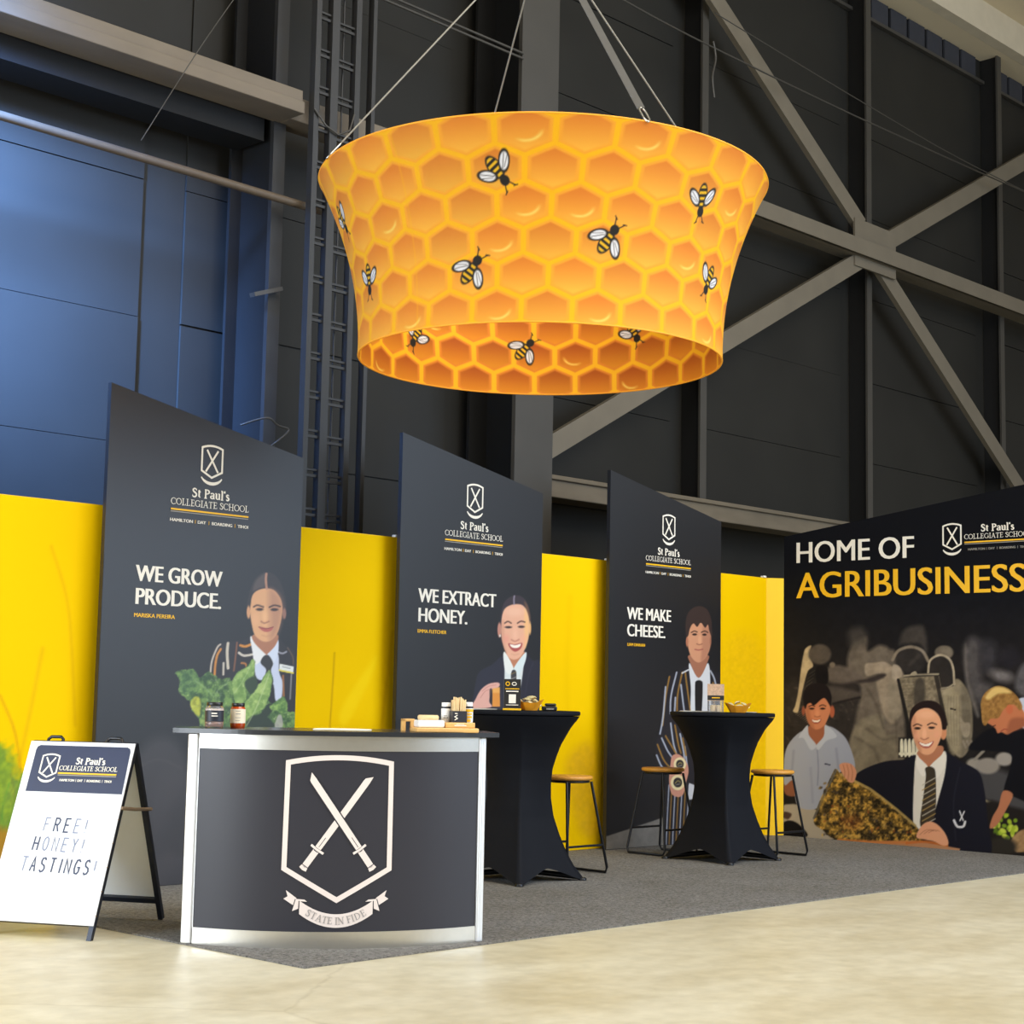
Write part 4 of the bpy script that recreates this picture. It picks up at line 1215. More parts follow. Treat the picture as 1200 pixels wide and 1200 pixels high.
    p.ell(406, 828, 22, 9, (40, 28, 25), soft=1)
    p.ell(358, 870, 20, 36, (210, 140, 100), soft=3, alpha=.7)
    p.line([(335, 895), (358, 902), (384, 895)], 8, (136, 78, 56), 1.2, .8)
    p.poly([(305, 922), (350, 930), (392, 918), (378, 952), (345, 962), (318, 950)], (150, 78, 62), 1)
    p.poly([(312, 926), (350, 933), (386, 923), (370, 944), (345, 948), (324, 943)], (228, 212, 194), .8)
    # girl holding the hive frame
    p.tf(*D)
    p.poly([(408, 600), (450, 565), (545, 530), (640, 520), (697, 510), (690, 700), (700, 880), (620, 760), (520, 690), (430, 640)], (25, 25, 34), 1.3)
    p.poly([(825, 490), (905, 530), (985, 575), (1012, 650), (1030, 800), (1042, 968), (900, 955), (845, 930), (800, 830), (700, 860), (770, 760), (815, 620)], (25, 25, 34), 1.3)
    p.line([(900, 560), (870, 720), (880, 900)], 5, (46, 46, 56), 2, .6)
    p.poly([(697, 500), (745, 555), (828, 480), (832, 570), (800, 700), (770, 780), (695, 856), (680, 800), (684, 620)], (216, 210, 198), 1.2)
    p.poly([(705, 480), (812, 455), (815, 500), (755, 560), (712, 520)], (176, 116, 86), 1.2)
    p.poly([(697, 500), (712, 515), (752, 560), (728, 600), (700, 560)], (228, 222, 212), 1)
    p.poly([(826, 482), (832, 540), (792, 606), (755, 560), (812, 500)], (224, 218, 206), 1)
    p.poly([(738, 560), (770, 556), (786, 596), (780, 790), (714, 832), (730, 680), (740, 600)], (62, 54, 44), 1)
    for i in range(9):
        p.line([(724, 640 + i * 24), (784, 606 + i * 24)], 5, (170, 140, 84) if i % 2 else (188, 180, 164), .8, .8)
    p.ell(822, 395, 15, 32, (206, 138, 98), soft=1)
    p.poly([(668, 400), (664, 310), (690, 265), (745, 243), (800, 258), (832, 315), (836, 375), (812, 375), (806, 330), (760, 285), (710, 290), (684, 330), (676, 390)], (36, 26, 25), 1.2)
    p.poly([(672, 345), (700, 292), (755, 280), (803, 318), (816, 385), (802, 440), (772, 488), (735, 498), (702, 470), (680, 410)], (222, 162, 124), 1.2)
    p.poly([(672, 345), (690, 315), (698, 400), (720, 480), (702, 470), (680, 410)], (184, 124, 94), 3, alpha=.6)
    p.ell(745, 310, 40, 18, (236, 180, 142), soft=4, alpha=.6)
    p.line([(682, 362), (700, 354), (720, 362)], 6, (66, 42, 34), .9, .9)
    p.line([(748, 358), (768, 349), (790, 356)], 6, (66, 42, 34), .9, .9)
    p.ell(701, 374, 15, 6, (54, 38, 34), soft=.9)
    p.ell(767, 371, 15, 6, (54, 38, 34), soft=.9)
    p.ell(733, 400, 10, 26, (236, 178, 140), soft=2, alpha=.8)
    p.line([(716, 420), (732, 427), (752, 419)], 6, (166, 102, 80), 1, .8)
    p.poly([(704, 436), (740, 446), (776, 434), (764, 460), (740, 468), (716, 458)], (176, 96, 84), .9)
    p.poly([(710, 440), (740, 448), (770, 438), (756, 456), (738, 458), (720, 453)], (244, 234, 222), .7)
    p.ell(697, 410, 12, 16, (228, 160, 128), soft=3, alpha=.6)
    p.ell(790, 405, 12, 16, (228, 160, 128), soft=3, alpha=.6)
    # blazer crest
    p.line([(898, 762), (915, 806)], 6, (206, 204, 206), .8); p.line([(920, 764), (900, 806)], 6, (206, 204, 206), .8)
    p.line([(872, 806), (888, 834), (915, 834), (924, 812)], 11, (206, 204, 206), 1)

    def comb(x, y):
        n = np.clip((vnoise(x, y, 5, 71, 4) - .5) * 3 + .5, 0, 1)
        k = np.clip((vnoise(x, y, 2.2, 77, 2) - .5) * 3 + .5, 0, 1)
        u = np.clip(1.1 - np.hypot((x - 998) / 16, (y - 963) / 12), 0, 1)
        c = np.stack([70 + 136 * n, 57 + 102 * n, 34 + 36 * n], -1)
        c = c * (1 - .45 * k[:, None])
        return c + u[:, None] * (np.array((120, 62, 34)) - c) * .55
    p.poly([(215, 792), (300, 590), (322, 566), (350, 592), (480, 655), (600, 748), (690, 826), (722, 890), (680, 908), (350, 902), (255, 850)], comb, 1.2)
    p.line([(215, 795), (262, 690), (318, 572)], 10, (92, 88, 82), 1, .9)
    p.line([(345, 590), (480, 660), (600, 752), (690, 830)], 12, (178, 152, 92), 1.4, .8, smooth=False)
    p.line([(260, 700), (250, 780), (300, 850), (420, 890)], 16, (176, 140, 66), 4, .5)
    for i in range(70):
        t = random.random()
        x, y = 240 + 440 * t, 880 - random.random() * (250 * (1 - t) + 20)
        p.ell(x, y, random.uniform(4, 10), random.uniform(3, 6), random.choice([(196, 160, 84), (40, 34, 28), (120, 96, 52), (150, 84, 40), (70, 62, 58)]), rot=random.uniform(0, 180), soft=1.2, alpha=.75)
    p.poly([(360, 906), (690, 900), (900, 938), (896, 956), (700, 940)], (172, 126, 92), 1.2, smooth=False)
    p.line([(330, 898), (520, 908), (650, 908)], 14, (196, 120, 62), 1.5, .8)
    p.line([(650, 912), (740, 906), (840, 924)], 12, (190, 104, 48), 1.2, .9)
    p.poly([(335, 545), (362, 535), (395, 545), (415, 580), (402, 625), (380, 626), (362, 605), (342, 575)], (198, 138, 108), 1)
    for x in (352, 370, 388):
        p.line([(x, 545), (x + 8, 580), (x + 4, 618)], 3, (146, 90, 66), .9, .7)
    p.poly([(696, 884), (716, 836), (750, 812), (790, 822), (830, 866), (846, 915), (820, 924), (780, 905), (740, 896)], (216, 154, 118), 1)
    for i in range(3):
        p.line([(712 + i * 20, 872 - i * 4), (742 + i * 20, 850), (776 + i * 14, 856)], 3, (160, 102, 76), .9, .7)
    # fair-haired boy bending
    p.poly([(940, 470), (1000, 400), (1060, 372), (1100, 402), (1180, 372), (1320, 340), (1320, 720), (1140, 690), (1105, 665), (1140, 540), (1130, 490), (1040, 480)], (16, 16, 20), 2)
    p.poly([(1172, 260), (1195, 230), (1320, 240), (1320, 380), (1190, 370)], (180, 186, 200), 1.5)
    p.poly([(1010, 330), (1060, 290), (1125, 262), (1185, 275), (1215, 345), (1185, 372), (1150, 388), (1120, 402), (1096, 392), (1076, 396), (1062, 370)], (182, 110, 74), 1.3)
    p.poly([(1140, 330), (1215, 330), (1200, 370), (1150, 388), (1120, 400)], (136, 78, 54), 4, alpha=.7)
    p.line([(1048, 366), (1066, 360)], 5, (70, 44, 34), 1, .9)
    p.line([(1092, 388), (1108, 378), (1122, 380)], 5, (140, 66, 52), 1, .9)
    p.poly([(1000, 300), (998, 250), (1020, 205), (1065, 178), (1112, 182), (1160, 215), (1192, 268), (1180, 290), (1150, 262), (1105, 285), (1080, 325), (1042, 330), (1022, 360), (1006, 350)], lambda x, y: np.stack([146 + 60 * (vnoise(x, y, 3, 9) - .5), 106 + 50 * (vnoise(x, y, 3, 9) - .5), 56 + 30 * (vnoise(x, y, 3, 9) - .5)], -1), 1.3)
    p.poly([(1020, 225), (1060, 182), (1110, 185), (1140, 208), (1080, 212), (1035, 240)], (216, 184, 112), 3, alpha=.9)
    p.ell(1132, 285, 16, 22, (186, 100, 66), soft=1.2)
    p.poly([(1102, 668), (1148, 684), (1120, 750), (1075, 825), (1040, 842), (1052, 790), (1080, 740)], (170, 108, 76), 1.3)


fm = lambda x, y, h: (XM - h, -x, y)          # x runs along -Y so that text reads from the hall
printed('picture_print', mp_, (XM - .0015, 0, 0), (0, -1, 0), (0, 0, 1), -8.731, -5.6, .006, 2.12, .0075, (30, 30, 36), art_mural, M['mural_print'], 1.12)
a = Flat()
a.font('HOME OF', -8.598, 2.446, .184, 1.2, 0, bold=.06)
a.font('AGRIBUSINESS', -8.60, 2.127, .226, 2.225, 2, bold=.06)
a.build('headline', fm, INKS, mp_)
a = Flat()
a.small_crest(-7.038, 2.713, .166, 0)
a.build('crest', fm, INKS, mp_)
a = Flat()
a.serif("St Paul's", -6.772, 2.636, .058, .3, 0, .2, .1)
a.serif('COLLEGIATE SCHOOL', -6.925, 2.577, .041, .605, 0, .12, .07)
a.rect(-6.923, 2.545, -6.32, 2.557, 2)
a.rect(-6.923, 2.533, -6.32, 2.540, 1)
a.small_words(-6.89, 2.482, .018, .54, 1, 1)
a.build('school_name', fm, INKS, mp_)

# ------------------------------------------------------------------ honeycomb ring
RX, RY, ZB, ZT, RB, RT = 7.021, 6.547, 3.14, 4.173, 1.055, 1.312


def ring_r(s):
    return RB + (RT - RB) * s - .285 * s * (1 - s)


BEES = [(211.5, .744, -52), (269.5, .714, -78), (241.3, .431, 58), (202.8, .270, 52), (160.7, .34, -95), (149.2, .715, -70), (281.5, .349, -108),
        (90.0, .294, -120), (48.5, .283, 50), (9.5, .38, -60), (118, .70, 40), (62, .72, -60), (20, .74, 60), (330, .68, -70), (312, .3, 55)]


def ring_art(th, s, inner):
    """Printed honeycomb: th in degrees, s = 0 bottom .. 1 top."""
    u = th / 14.4 - .19 + .09 * (1 - s)
    # a join in the print at 184 degrees
    v = (s - .065) / .172
    row_h = math.sqrt(3) / 2
    y = v * row_h
    best = np.full(u.shape, 9.0); rid = np.zeros(u.shape); bx = np.zeros(u.shape); by = np.zeros(u.shape); second = np.full(u.shape, 9.0)
    j0 = np.round(v)
    for dj in (-1, 0, 1):
        j = j0 + dj
        off = np.where(np.mod(j, 2) == 0, .5, 0.0)
        i = np.round(u - off)
        for di in (-1, 0, 1):
            cx, cy = i + di + off, j * row_h
            dx, dy = u - cx, y - cy
            dd = np.hypot(dx, dy)
            upd = dd < best
            second = np.where(upd, best, np.minimum(second, dd))
            rid = np.where(upd, np.mod(i + di, 25) * 7 + j * 13, rid)
            bx = np.where(upd, dx, bx); by = np.where(upd, dy, by)
            best = np.minimum(best, dd)
    # hexagonal distance in the cell
    ax, ay = abs(bx), abs(by)
    hx = np.maximum(ax, ax * .5 + ay * math.sqrt(3) / 2)
    e = .5 - hx                                        # distance to the cell edge
    rnd = np.mod(np.sin(rid * 12.9898) * 43758.5453, 1.0)
    if inner:  # inner print darkened: shade inside the ring put into its colours
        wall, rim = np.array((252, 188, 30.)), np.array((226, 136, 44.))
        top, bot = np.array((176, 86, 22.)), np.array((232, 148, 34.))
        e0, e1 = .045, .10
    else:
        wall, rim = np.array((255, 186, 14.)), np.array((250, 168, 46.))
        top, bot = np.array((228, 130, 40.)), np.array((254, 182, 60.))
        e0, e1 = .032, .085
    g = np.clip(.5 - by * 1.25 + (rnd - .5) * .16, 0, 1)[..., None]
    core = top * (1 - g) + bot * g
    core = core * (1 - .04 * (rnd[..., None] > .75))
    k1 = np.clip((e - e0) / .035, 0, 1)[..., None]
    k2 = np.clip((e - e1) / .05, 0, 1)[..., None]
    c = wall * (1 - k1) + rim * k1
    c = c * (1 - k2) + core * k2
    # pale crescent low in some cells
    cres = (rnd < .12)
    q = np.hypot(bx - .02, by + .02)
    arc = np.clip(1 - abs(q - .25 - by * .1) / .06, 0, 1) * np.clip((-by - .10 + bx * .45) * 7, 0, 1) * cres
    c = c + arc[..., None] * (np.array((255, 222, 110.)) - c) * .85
    # the join
    sd = np.clip(1 - abs(th - 184.5) / .5, 0, 1)[..., None] * .35
    c = c * (1 - sd) + wall * sd
    # bees
    for (bt, bs, ang) in BEES:
        rr = ring_r(bs)
        x = np.radians(((th - bt) + 180) % 360 - 180) * rr
        z = (s - bs) * (ZT - ZB)
        near = (abs(x) < .2) & (abs(z) < .2)
        if not near.any(): continue
        xx, zz = x[near], z[near]
        if inner: xx = -xx
        a_ = math.radians(ang)
        p_ = xx * math.cos(a_) + zz * math.sin(a_)          # towards the head
        q_ = -xx * math.sin(a_) + zz * math.cos(a_)
        cc = c[near]
        BL, YE, WH = np.array((34, 30, 24.)), np.array((238, 184, 30.)), np.array((236, 234, 238.))
        sf = .006

        def put(cc, sdist, col, al=1.0):
            k = (np.clip(.5 - sdist / sf, 0, 1) * al)[:, None]
            return cc * (1 - k) + col * k

        def el(cx, cy, rx, ry, rot):
            t = math.radians(rot)
            uu = (p_ - cx) * math.cos(t) + (q_ - cy) * math.sin(t)
            vv = -(p_ - cx) * math.sin(t) + (q_ - cy) * math.cos(t)
            return (np.hypot(uu / rx, vv / ry) - 1) * min(rx, ry)

        def seg(x0, y0, x1, y1, wd):
            dx, dy = x1 - x0, y1 - y0
            t = np.clip(((p_ - x0) * dx + (q_ - y0) * dy) / (dx * dx + dy * dy), 0, 1)
            return np.hypot(p_ - x0 - t * dx, q_ - y0 - t * dy) - wd
        body = el(-.018, 0, .066, .036, 0)
        cc = put(cc, body, BL)
        for k in range(4):
            st = np.maximum(abs(p_ + .064 - k * .029) - .0072, body + .006)
            cc = put(cc, st, YE)
        cc = put(cc, el(.062, 0, .027, .025, 0), BL)
        cc = put(cc, seg(.075, .01, .115, .03, .0028), BL)
        cc = put(cc, seg(.075, -.01, .115, -.03, .0028), BL)
        cc = put(cc, seg(.112, .022, .12, .040, .003), BL, .8)
        cc = put(cc, seg(.112, -.022, .12, -.040, .003), BL, .8)
        for sg in (1, -1):
            wv = el(-.012, sg * .058, .058, .030, sg * -42)
            cc = put(cc, wv, BL)
            cc = put(cc, wv + .0075, WH)
            cc = put(cc, seg(.01, sg * .03, -.04, sg * .08, .0016), BL, .8)
            cc = put(cc, seg(.012, sg * .04, -.022, sg * .088, .0014), BL, .7)
        c[near] = cc
    return c


def ring_tone(c, k):
    l = lin(np.clip(c, 0, 255)) * k
    return np.where(l <= 0.0031308, l * 12.92, 1.055 * np.maximum(l, 1e-9) ** (1 / 2.4) - 0.055) * 255


def ring_surface(nu, nv, off):
    th = np.linspace(0, 360, nu, endpoint=False)[None, :] + np.zeros((nv, 1))
    s = np.linspace(0, 1, nv)[:, None] + np.zeros((1, nu))
    rr = ring_r(s) + off
    P = np.stack([RX + rr * np.cos(np.radians(th)), RY + rr * np.sin(np.radians(th)), ZB + (ZT - ZB) * s], -1)
    return th, s, P


ring = thing('honeycomb_ring', 'huge flared ring banner printed with orange honeycomb and bees, hanging above the booth', 'hanging banner', (RX, RY, ZB))
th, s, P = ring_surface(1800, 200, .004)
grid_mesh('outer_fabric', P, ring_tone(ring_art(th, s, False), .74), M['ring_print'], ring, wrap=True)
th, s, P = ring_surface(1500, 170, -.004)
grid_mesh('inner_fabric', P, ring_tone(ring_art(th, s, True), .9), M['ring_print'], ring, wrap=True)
for zz, rr, nm in ((ZT, RT, 'top_rim'), (ZB, RB, 'bottom_rim')):
    MB().tube([(RX + rr * math.cos(a), RY + rr * math.sin(a), zz) for a in np.linspace(0, 2 * math.pi, 160, endpoint=False)], .0055, 8, closed=True).build(nm, mat(nm + '_hem', (240, 160, 30), .6, var=.05), ring)
APEX = Vector((7.005, 6.564, 5.79))
for k, deg in enumerate((157, 247, 337, 67)):
    a = math.radians(deg)
    e = Vector((RX + RT * math.cos(a), RY + RT * math.sin(a), ZT + .01))
    dd = (APEX - e).normalized()
    c0 = e + dd * .1
    if deg == 247:
        cbl = MB()
        sd = dd.cross(Vector((0.7, 0.7, 0))).normalized() * .02
        nn = dd.cross(sd).normalized() * .003
        vs = [p + x + y for p in (c0, APEX) for x in (-sd, sd) for y in (-nn, nn)]
        cbl.add(vs, [(0, 1, 3, 2), (4, 6, 7, 5), (0, 4, 5, 1), (2, 3, 7, 6), (0, 2, 6, 4), (1, 5, 7, 3)]).build('webbing_strap', M['webbing'], ring)
    else:
        MB().tube([c0, APEX], .0055, 8).build('suspension_cable', M['cable'], ring)
    # long shackle link
    sd = dd.cross(Vector((0, 0, 1))).normalized() * .016
    pts = [e - sd * .9, e + dd * .02 - sd, e + dd * .085 - sd, e + dd * .11, e + dd * .085 + sd, e + dd * .02 + sd, e + sd * .9, e - dd * .02]
    MB().tube([tuple(p) for p in spline([tuple(p) for p in pts], 4)], .006, 8, closed=True).build('shackle', M['steel_bright'], ring)
MB().tube([APEX, (APEX.x, APEX.y, 9.815)], .012, 8).build('hoist_cable', M['cable'], ring)
MB().lathe([(.0, -.04), (.035, -.03), (.045, 0), (.035, .05), (.0, .06)], APEX, 16).build('hoist_hook', M['steel_bright'], ring)

# ------------------------------------------------------------------ curved counter
CO = Vector((5.36, 6.285, 0)); CU = Vector((.8022, -.5971, 0)); CN = Vector((-.5971, -.8022, 0))
HC, SG = .711, .215
RA = (HC * HC + SG * SG) / (2 * SG)


def arc_pt(u, h=0.0, half=HC, sag=SG):
    """Point on the counter's bowed front; u = arc length from the middle, h = out of the face."""
    a = u / RA
    c = CO + CN * (SG - RA)
    return c + (CU * math.sin(a) + CN * math.cos(a)) * (RA + h)


AMAX = math.asin(HC / RA) * RA


def arc_panel(z0, z1, h0, h1, m, name, parent, ua=-AMAX, ub=AMAX, n=48):
    mb = MB()
    vs = []
    for i in range(n + 1):
        u = ua + (ub - ua) * i / n
        for h in (h0, h1):
            q = arc_pt(u, h)
            vs += [(q.x, q.y, z0), (q.x, q.y, z1)]
    fs = []
    for i in range(n):
        b, c = i * 4, i * 4 + 4
        fs += [(b + 2, c + 2, c + 3, b + 3), (b, b + 1, c + 1, c), (b + 1, b + 3, c + 3, c + 1), (b, c, c + 2, b + 2)]
    fs += [(0, 2, 3, 1), (n * 4, n * 4 + 1, n * 4 + 3, n * 4 + 2)]
    mb.add(vs, fs, 0, False)
    o = mb.build(name, M[m], parent)
    o.data.polygons.foreach_set('use_smooth', [True] * len(o.data.polygons))
    o.data.set_sharp_from_angle(angle=math.radians(40))
    return o


ZC = 1.018
ct = thing('promotional_counter', 'curved portable counter with silver rails and big white shield emblem on slate front', 'counter', (5.36, 6.285, 0))
fp = arc_panel(.085, .925, -.012, 0, 'counter_print', 'front_panel', ct, -AMAX + .05, AMAX - .035)
arc_panel(.925, .994, -.016, .004, 'alu', 'top_rail', ct, -AMAX + .05, AMAX - .035)
arc_panel(.008, .085, -.016, .004, 'alu', 'bottom_rail', ct, -AMAX + .05, AMAX - .035)
arc_panel(.085, .925, -.008, .003, 'alu_white', 'panel_edge', ct, -AMAX + .046, -AMAX + .052, 2)
for u0, u1 in ((-AMAX - .01, -AMAX + .047), (AMAX - .034, AMAX + .008)):
    mid = (u0 + u1) / 2
    c = arc_pt(mid)
    a = mid / RA
    tdir = CU * math.cos(a) - CN * math.sin(a)
    ndir = CU * math.sin(a) + CN * math.cos(a)
    Mx = Matrix(((tdir.x, ndir.x, 0, c.x), (tdir.y, ndir.y, 0, c.y), (0, 0, 1, 0), (0, 0, 0, 1)))
    MB().box((-(u1 - u0) / 2, -.045, .008), ((u1 - u0) / 2, .012, .994), Mx, bev=.006).box((-(u1 - u0) * .06, .011, .02), ((u1 - u0) * .06, .0135, .98), Mx).build('corner_post', M['alu_white'], ct)
# sides and back
Mc = Matrix(((CU.x, -CN.x, 0, CO.x), (CU.y, -CN.y, 0, CO.y), (0, 0, 1, 0), (0, 0, 0, 1)))
for x in (-HC + .03, HC - .04):
    MB().box((x - .008, .02, .03), (x + .008, .40, .99), Mc).build('side_panel', M['counter_print'], ct)
    MB().box((x - .02, .38, .008), (x + .02, .42, .994), Mc).build('rear_post', M['alu_white'], ct)
MB().box((-HC + .04, .02, .5), (HC - .05, .38, .52), Mc).build('shelf', M['counter_top'], ct)
# top: bowed front, gently bowed back
out = []
for i in range(49):
    u = -AMAX - .075 + (2 * AMAX + .135) * i / 48
    q = arc_pt(u, .045); out.append((q.x, q.y))
for i in range(13):
    t = i / 12
    q = CO + CU * (HC + .06 - (2 * HC + .14) * t) - CN * (.40 + .05 * math.sin(math.pi * t))
    out.append((q.x, q.y))
MB().prism(out, lambda x, y, h: (x, y, h), .995, ZC).build('counter_top', M['counter_top'], ct)

# emblem on the curved front
CINK = [M['crest_ink'], M['crest_grey'], M['counter_print']]
fc = lambda x, y, h: tuple(arc_pt(x, h) + Vector((0, 0, y)))
E0 = -.007
a = Flat()
top = [(-.245 + .49 * i / 16, .868 + .026 * (1 - ((i - 8) / 8) ** 2)) for i in range(17)]
outl = [(x + E0, y) for x, y in top] + [(E0 + .247, .375), (E0, .232), (E0 - .25, .375)]
a.strip(outl, .024, 0, closed=True, sub=.02)
a.build('shield_outline', fc, CINK, fp)


def sword(fl, p, q, edge):
    p, q = np.array(p), np.array(q)
    t = (q - p); L = np.hypot(*t); t = t / L; n = np.array([-t[1], t[0]])
    P = lambda s_, w_: tuple(p + t * s_ * L + n * w_)

    def band(s0, s1, wd, ci):
        fl.strip([P(s0, 0), P(s1, 0)], wd, ci, sub=.02)
    if edge:
        band(.06, .78, .043, 2)
    fl.poly([P(0, .013), P(.075, .016), P(.075, -.016), P(.05, -.014)], 0)
    band(.07, .775, .031, 0)
    band(.66, .76, .003, 2)
    band(.80, .965, .030, 0)
    fl.strip([P(.785, -.037), P(.79, 0), P(.785, .037)], .018, 2)
    fl.strip([P(.782, -.036), P(.787, 0), P(.782, .036)], .011, 0)
    band(.955, .962, .03, 2)
    fl.strip([P(.978, -.018), P(.984, 0), P(.978, .018)], .016, 0)


a = Flat()
sword(a, (E0 + .149, .812), (E0 - .165, .370), False)
sword(a, (E0 - .144, .816), (E0 + .170, .370), True)
a.build('crossed_swords', fc, CINK, fp)
a = Flat()
A = np.linspace(-1, 1, 25)
yb = lambda t: .105 + .062 * t * t          # lower edge of the scroll
lo = [(E0 + .172 * t, yb(t)) for t in A]
hi = [(E0 + .172 * t, yb(t) + .062) for t in A]
for i in range(24):
    a._add([lo[i], lo[i + 1], hi[i + 1], hi[i]], [(0, 1, 2, 3)], 0)
for sg in (-1, 1):
    a.poly([(E0 + sg * .176, .192), (E0 + sg * .205, .180), (E0 + sg * .190, .236), (E0 + sg * .150, .234), (E0 + sg * .136, .224), (E0 + sg * .172, .226)][::sg], 0)
    a.poly([(E0 + sg * .196, .205), (E0 + sg * .212, .214), (E0 + sg * .247, .236), (E0 + sg * .228, .248), (E0 + sg * .237, .276), (E0 + sg * .186, .240)][::sg], 0)
    a.strip([(E0 + sg * .176, .17), (E0 + sg * .174, .228)], .004, 2)
    a.strip([(E0 + sg * .205, .188), (E0 + sg * .191, .236)], .004, 2)
a.build('scroll', fc, CINK, fp)
a = Flat()
word = 'STATE IN FIDE'
tot = sum(SERIF[c][0] for c in word)
x = -.147
for c in word:
    wd = SERIF[c][0] * .294 / tot
    b = Flat()
    b.serif(c, 0, 0, .032, wd, 1, .13, .06)
    xm = x + wd / 2
    t = xm / .172
    sl = math.atan(2 * .062 * t / .172)
    for (vx, vy), f0 in zip(b.v, b.h):
        dx, dy = vx - wd / 2, vy
        a.v.append((E0 + xm + dx * math.cos(sl) - dy * math.sin(sl), yb(t) + .015 + dx * math.sin(sl) + dy * math.cos(sl)))
        a.h.append(f0)
    base = len(a.v) - len(b.v)
    for f0 in b.f:
        a.f.append([base + i for i in f0]); a.m.append(1)
    x += wd
a.build('motto', fc, CINK, fp, lift=.0050)

# ------------------------------------------------------------------ sandwich board
SF = Vector((4.504, 7.076, 0)); SDIR = Vector((-.481, .877, 0)); SUP = Vector((.3293, .1796, .9270)); SUP.normalize()
SN = SDIR.cross(SUP); SN = -SN if SN.dot(Vector((-1, -1, 0))) < 0 else SN
SN.normalize()
sb = thing('sandwich_board', 'white A-frame sandwich board lettered FREE HONEY TASTINGS with navy header', 'sandwich board', (4.7, 7.4, 0))
fs_ = lambda x, y, h: tuple(SF + SDIR * (-x) + SUP * y + SN * h)      # x runs left to right (negative = left)


def sbox(x0, x1, y0, y1, h0, h1, m, name):
    mb = MB()
    vs = [fs_(x, y, h) for h in (h0, h1) for y in (y0, y1) for x in (x0, x1)]
    mb.add(vs, [(0, 2, 3, 1), (4, 5, 7, 6), (0, 1, 5, 4), (2, 6, 7, 3), (0, 4, 6, 2), (1, 3, 7, 5)])
    return mb.build(name, M[m], sb)


fsh = sbox(-.575, 0.012, .072, .995, 0, .006, 'white_board', 'front_sheet')
for x in (-.572, -.012):
    sbox(x, x + .024, 0.0, .99, -.026, -.001, 'frame_dark', 'front_leg')
sbox(-.55, -.012, .072, .096, -.026, -.001, 'frame_dark', 'lower_crossbar')
sbox(-.575, .012, .966, .99, -.026, -.001, 'frame_dark', 'upper_crossbar')
# rear half, hinged at the top
TOP = SF + SUP * .985
RF = Vector((5.185, 7.379, 0)); RUP = (RF - TOP); RUP -= SDIR * RUP.dot(SDIR); RL = TOP.z / (-RUP.normalized().z); RUP.normalize()
RN = SDIR.cross(RUP); RN.normalize()
if RN.dot(Vector((1, 1, 0))) < 0: RN = -RN
T2 = TOP + RN * .03


def rbox(x0, x1, y0, y1, h0, h1, m, name):
    mb = MB()
    vs = [tuple(T2 + SDIR * (-x) + RUP * y + RN * h) for h in (h0, h1) for y in (y0, y1) for x in (x0, x1)]
    mb.add(vs, [(0, 2, 3, 1), (4, 5, 7, 6), (0, 1, 5, 4), (2, 6, 7, 3), (0, 4, 6, 2), (1, 3, 7, 5)])
    return mb.build(name, M[m], sb)


RLEN = (T2.z - .010) / -RUP.z - .012
rbox(-.56, -.005, .01, .86, 0.0, .006, 'grey_sheet', 'rear_sheet')
for x in (-.575, -.012):
    rbox(x, x + .026, 0, RLEN, -.026, 0, 'frame_dark', 'rear_leg')
rbox(-.55, -.012, .86, .885, -.026, 0, 'frame_dark', 'rear_crossbar')
rbox(-.575, .014, -.004, .022, -.03, 0, 'frame_dark', 'hinge_bar')
for x in (-.46, -.125):
    c0, c1 = x - .045, x + .045
    pts = [fs_(c0, .985, -.03), fs_(c0 + .004, 1.022, -.03), fs_(c0 + .018, 1.034, -.03), fs_(c1 - .018, 1.034, -.03), fs_(c1 - .004, 1.022, -.03), fs_(c1, .985, -.03)]
    MB().tube(pts, .0085, 8).build('carry_handle', M['black_plastic'], sb)
s0 = Vector(fs_(.012, .66, 0)); s1 = T2 + SDIR * (-.014) + RUP * .36
MB().tube([tuple(s0), tuple(s0.lerp(s1, .5) + Vector((0, 0, -.004))), tuple(s1 + (s1 - s0).normalized() * .03)], .009, 8).build('brace_strap', M['strap'], sb)
for y in (.12, .24, .36, .48, .6):
    q = Vector(fs_(.013, y, .003))
    MB().lathe([(0, -.003), (.004, -.002), (.004, .002), (0, .003)], q, 8).build('rivet', M['strap'], fsh)
a = Flat()
ol = [(-.535, .728), (-.535 + .005, .728), (.002, .728), (-.004, .95), (-.010, .966), (-.026, .974), (-.515, .974), (-.530, .966), (-.535, .95)]
a.poly(ol, 0)
a.build('header_sheet', fs_, [M['navy_header']], fsh, lift=.0068)
a = Flat()
a.small_crest(-.437, .926, .094)
a.build('crest', fs_, INKS, fsh, lift=.0078)
a = Flat()
a.serif("St Paul's", -.293, .877, .034, .165, 0, .22, .12)
a.serif('COLLEGIATE SCHOOL', -.377, .843, .0235, .326, 0, .15, .09)
a.rect(-.377, .823, -.051, .831, 2)
a.rect(-.377, .815, -.051, .820, 1)
a.small_words(-.36, .785, .0125, .29, 0, 0)
a.build('school_name', fs_, INKS, fsh, lift=.0078)
a = Flat()
MK = lambda body, x0, y, cap, adv, dark, wd=.0042: None


def hand_text(fl, body, x0, y0, cap, adv, dark, slope=-.012):
    x = x0
    for i, c in enumerate(body):
        for st in HAND[c]:
            pts = [(x + px * cap * .62 + py * cap * .04 + random.uniform(-.0008, .0008), y0 + (x - x0) * slope + py * cap + random.uniform(-.0008, .0008)) for px, py in st]
            dk = dark[i] == '1'
            fl.strip(pts, .0078 if dk else .0062, 0 if dk else 1)
        x += adv if c not in 'I!' else adv * .62


hand_text(a, 'FREE!', -.380, .526, .068, .056, '01100')
hand_text(a, 'HONEY!', -.414, .428, .068, .053, '100000')
hand_text(a, 'TASTINGS!', -.452, .322, .070, .052, '011111110')
a.build('marker_lettering', fs_, [M['marker'], M['marker_faint']], fsh, lift=.0068)

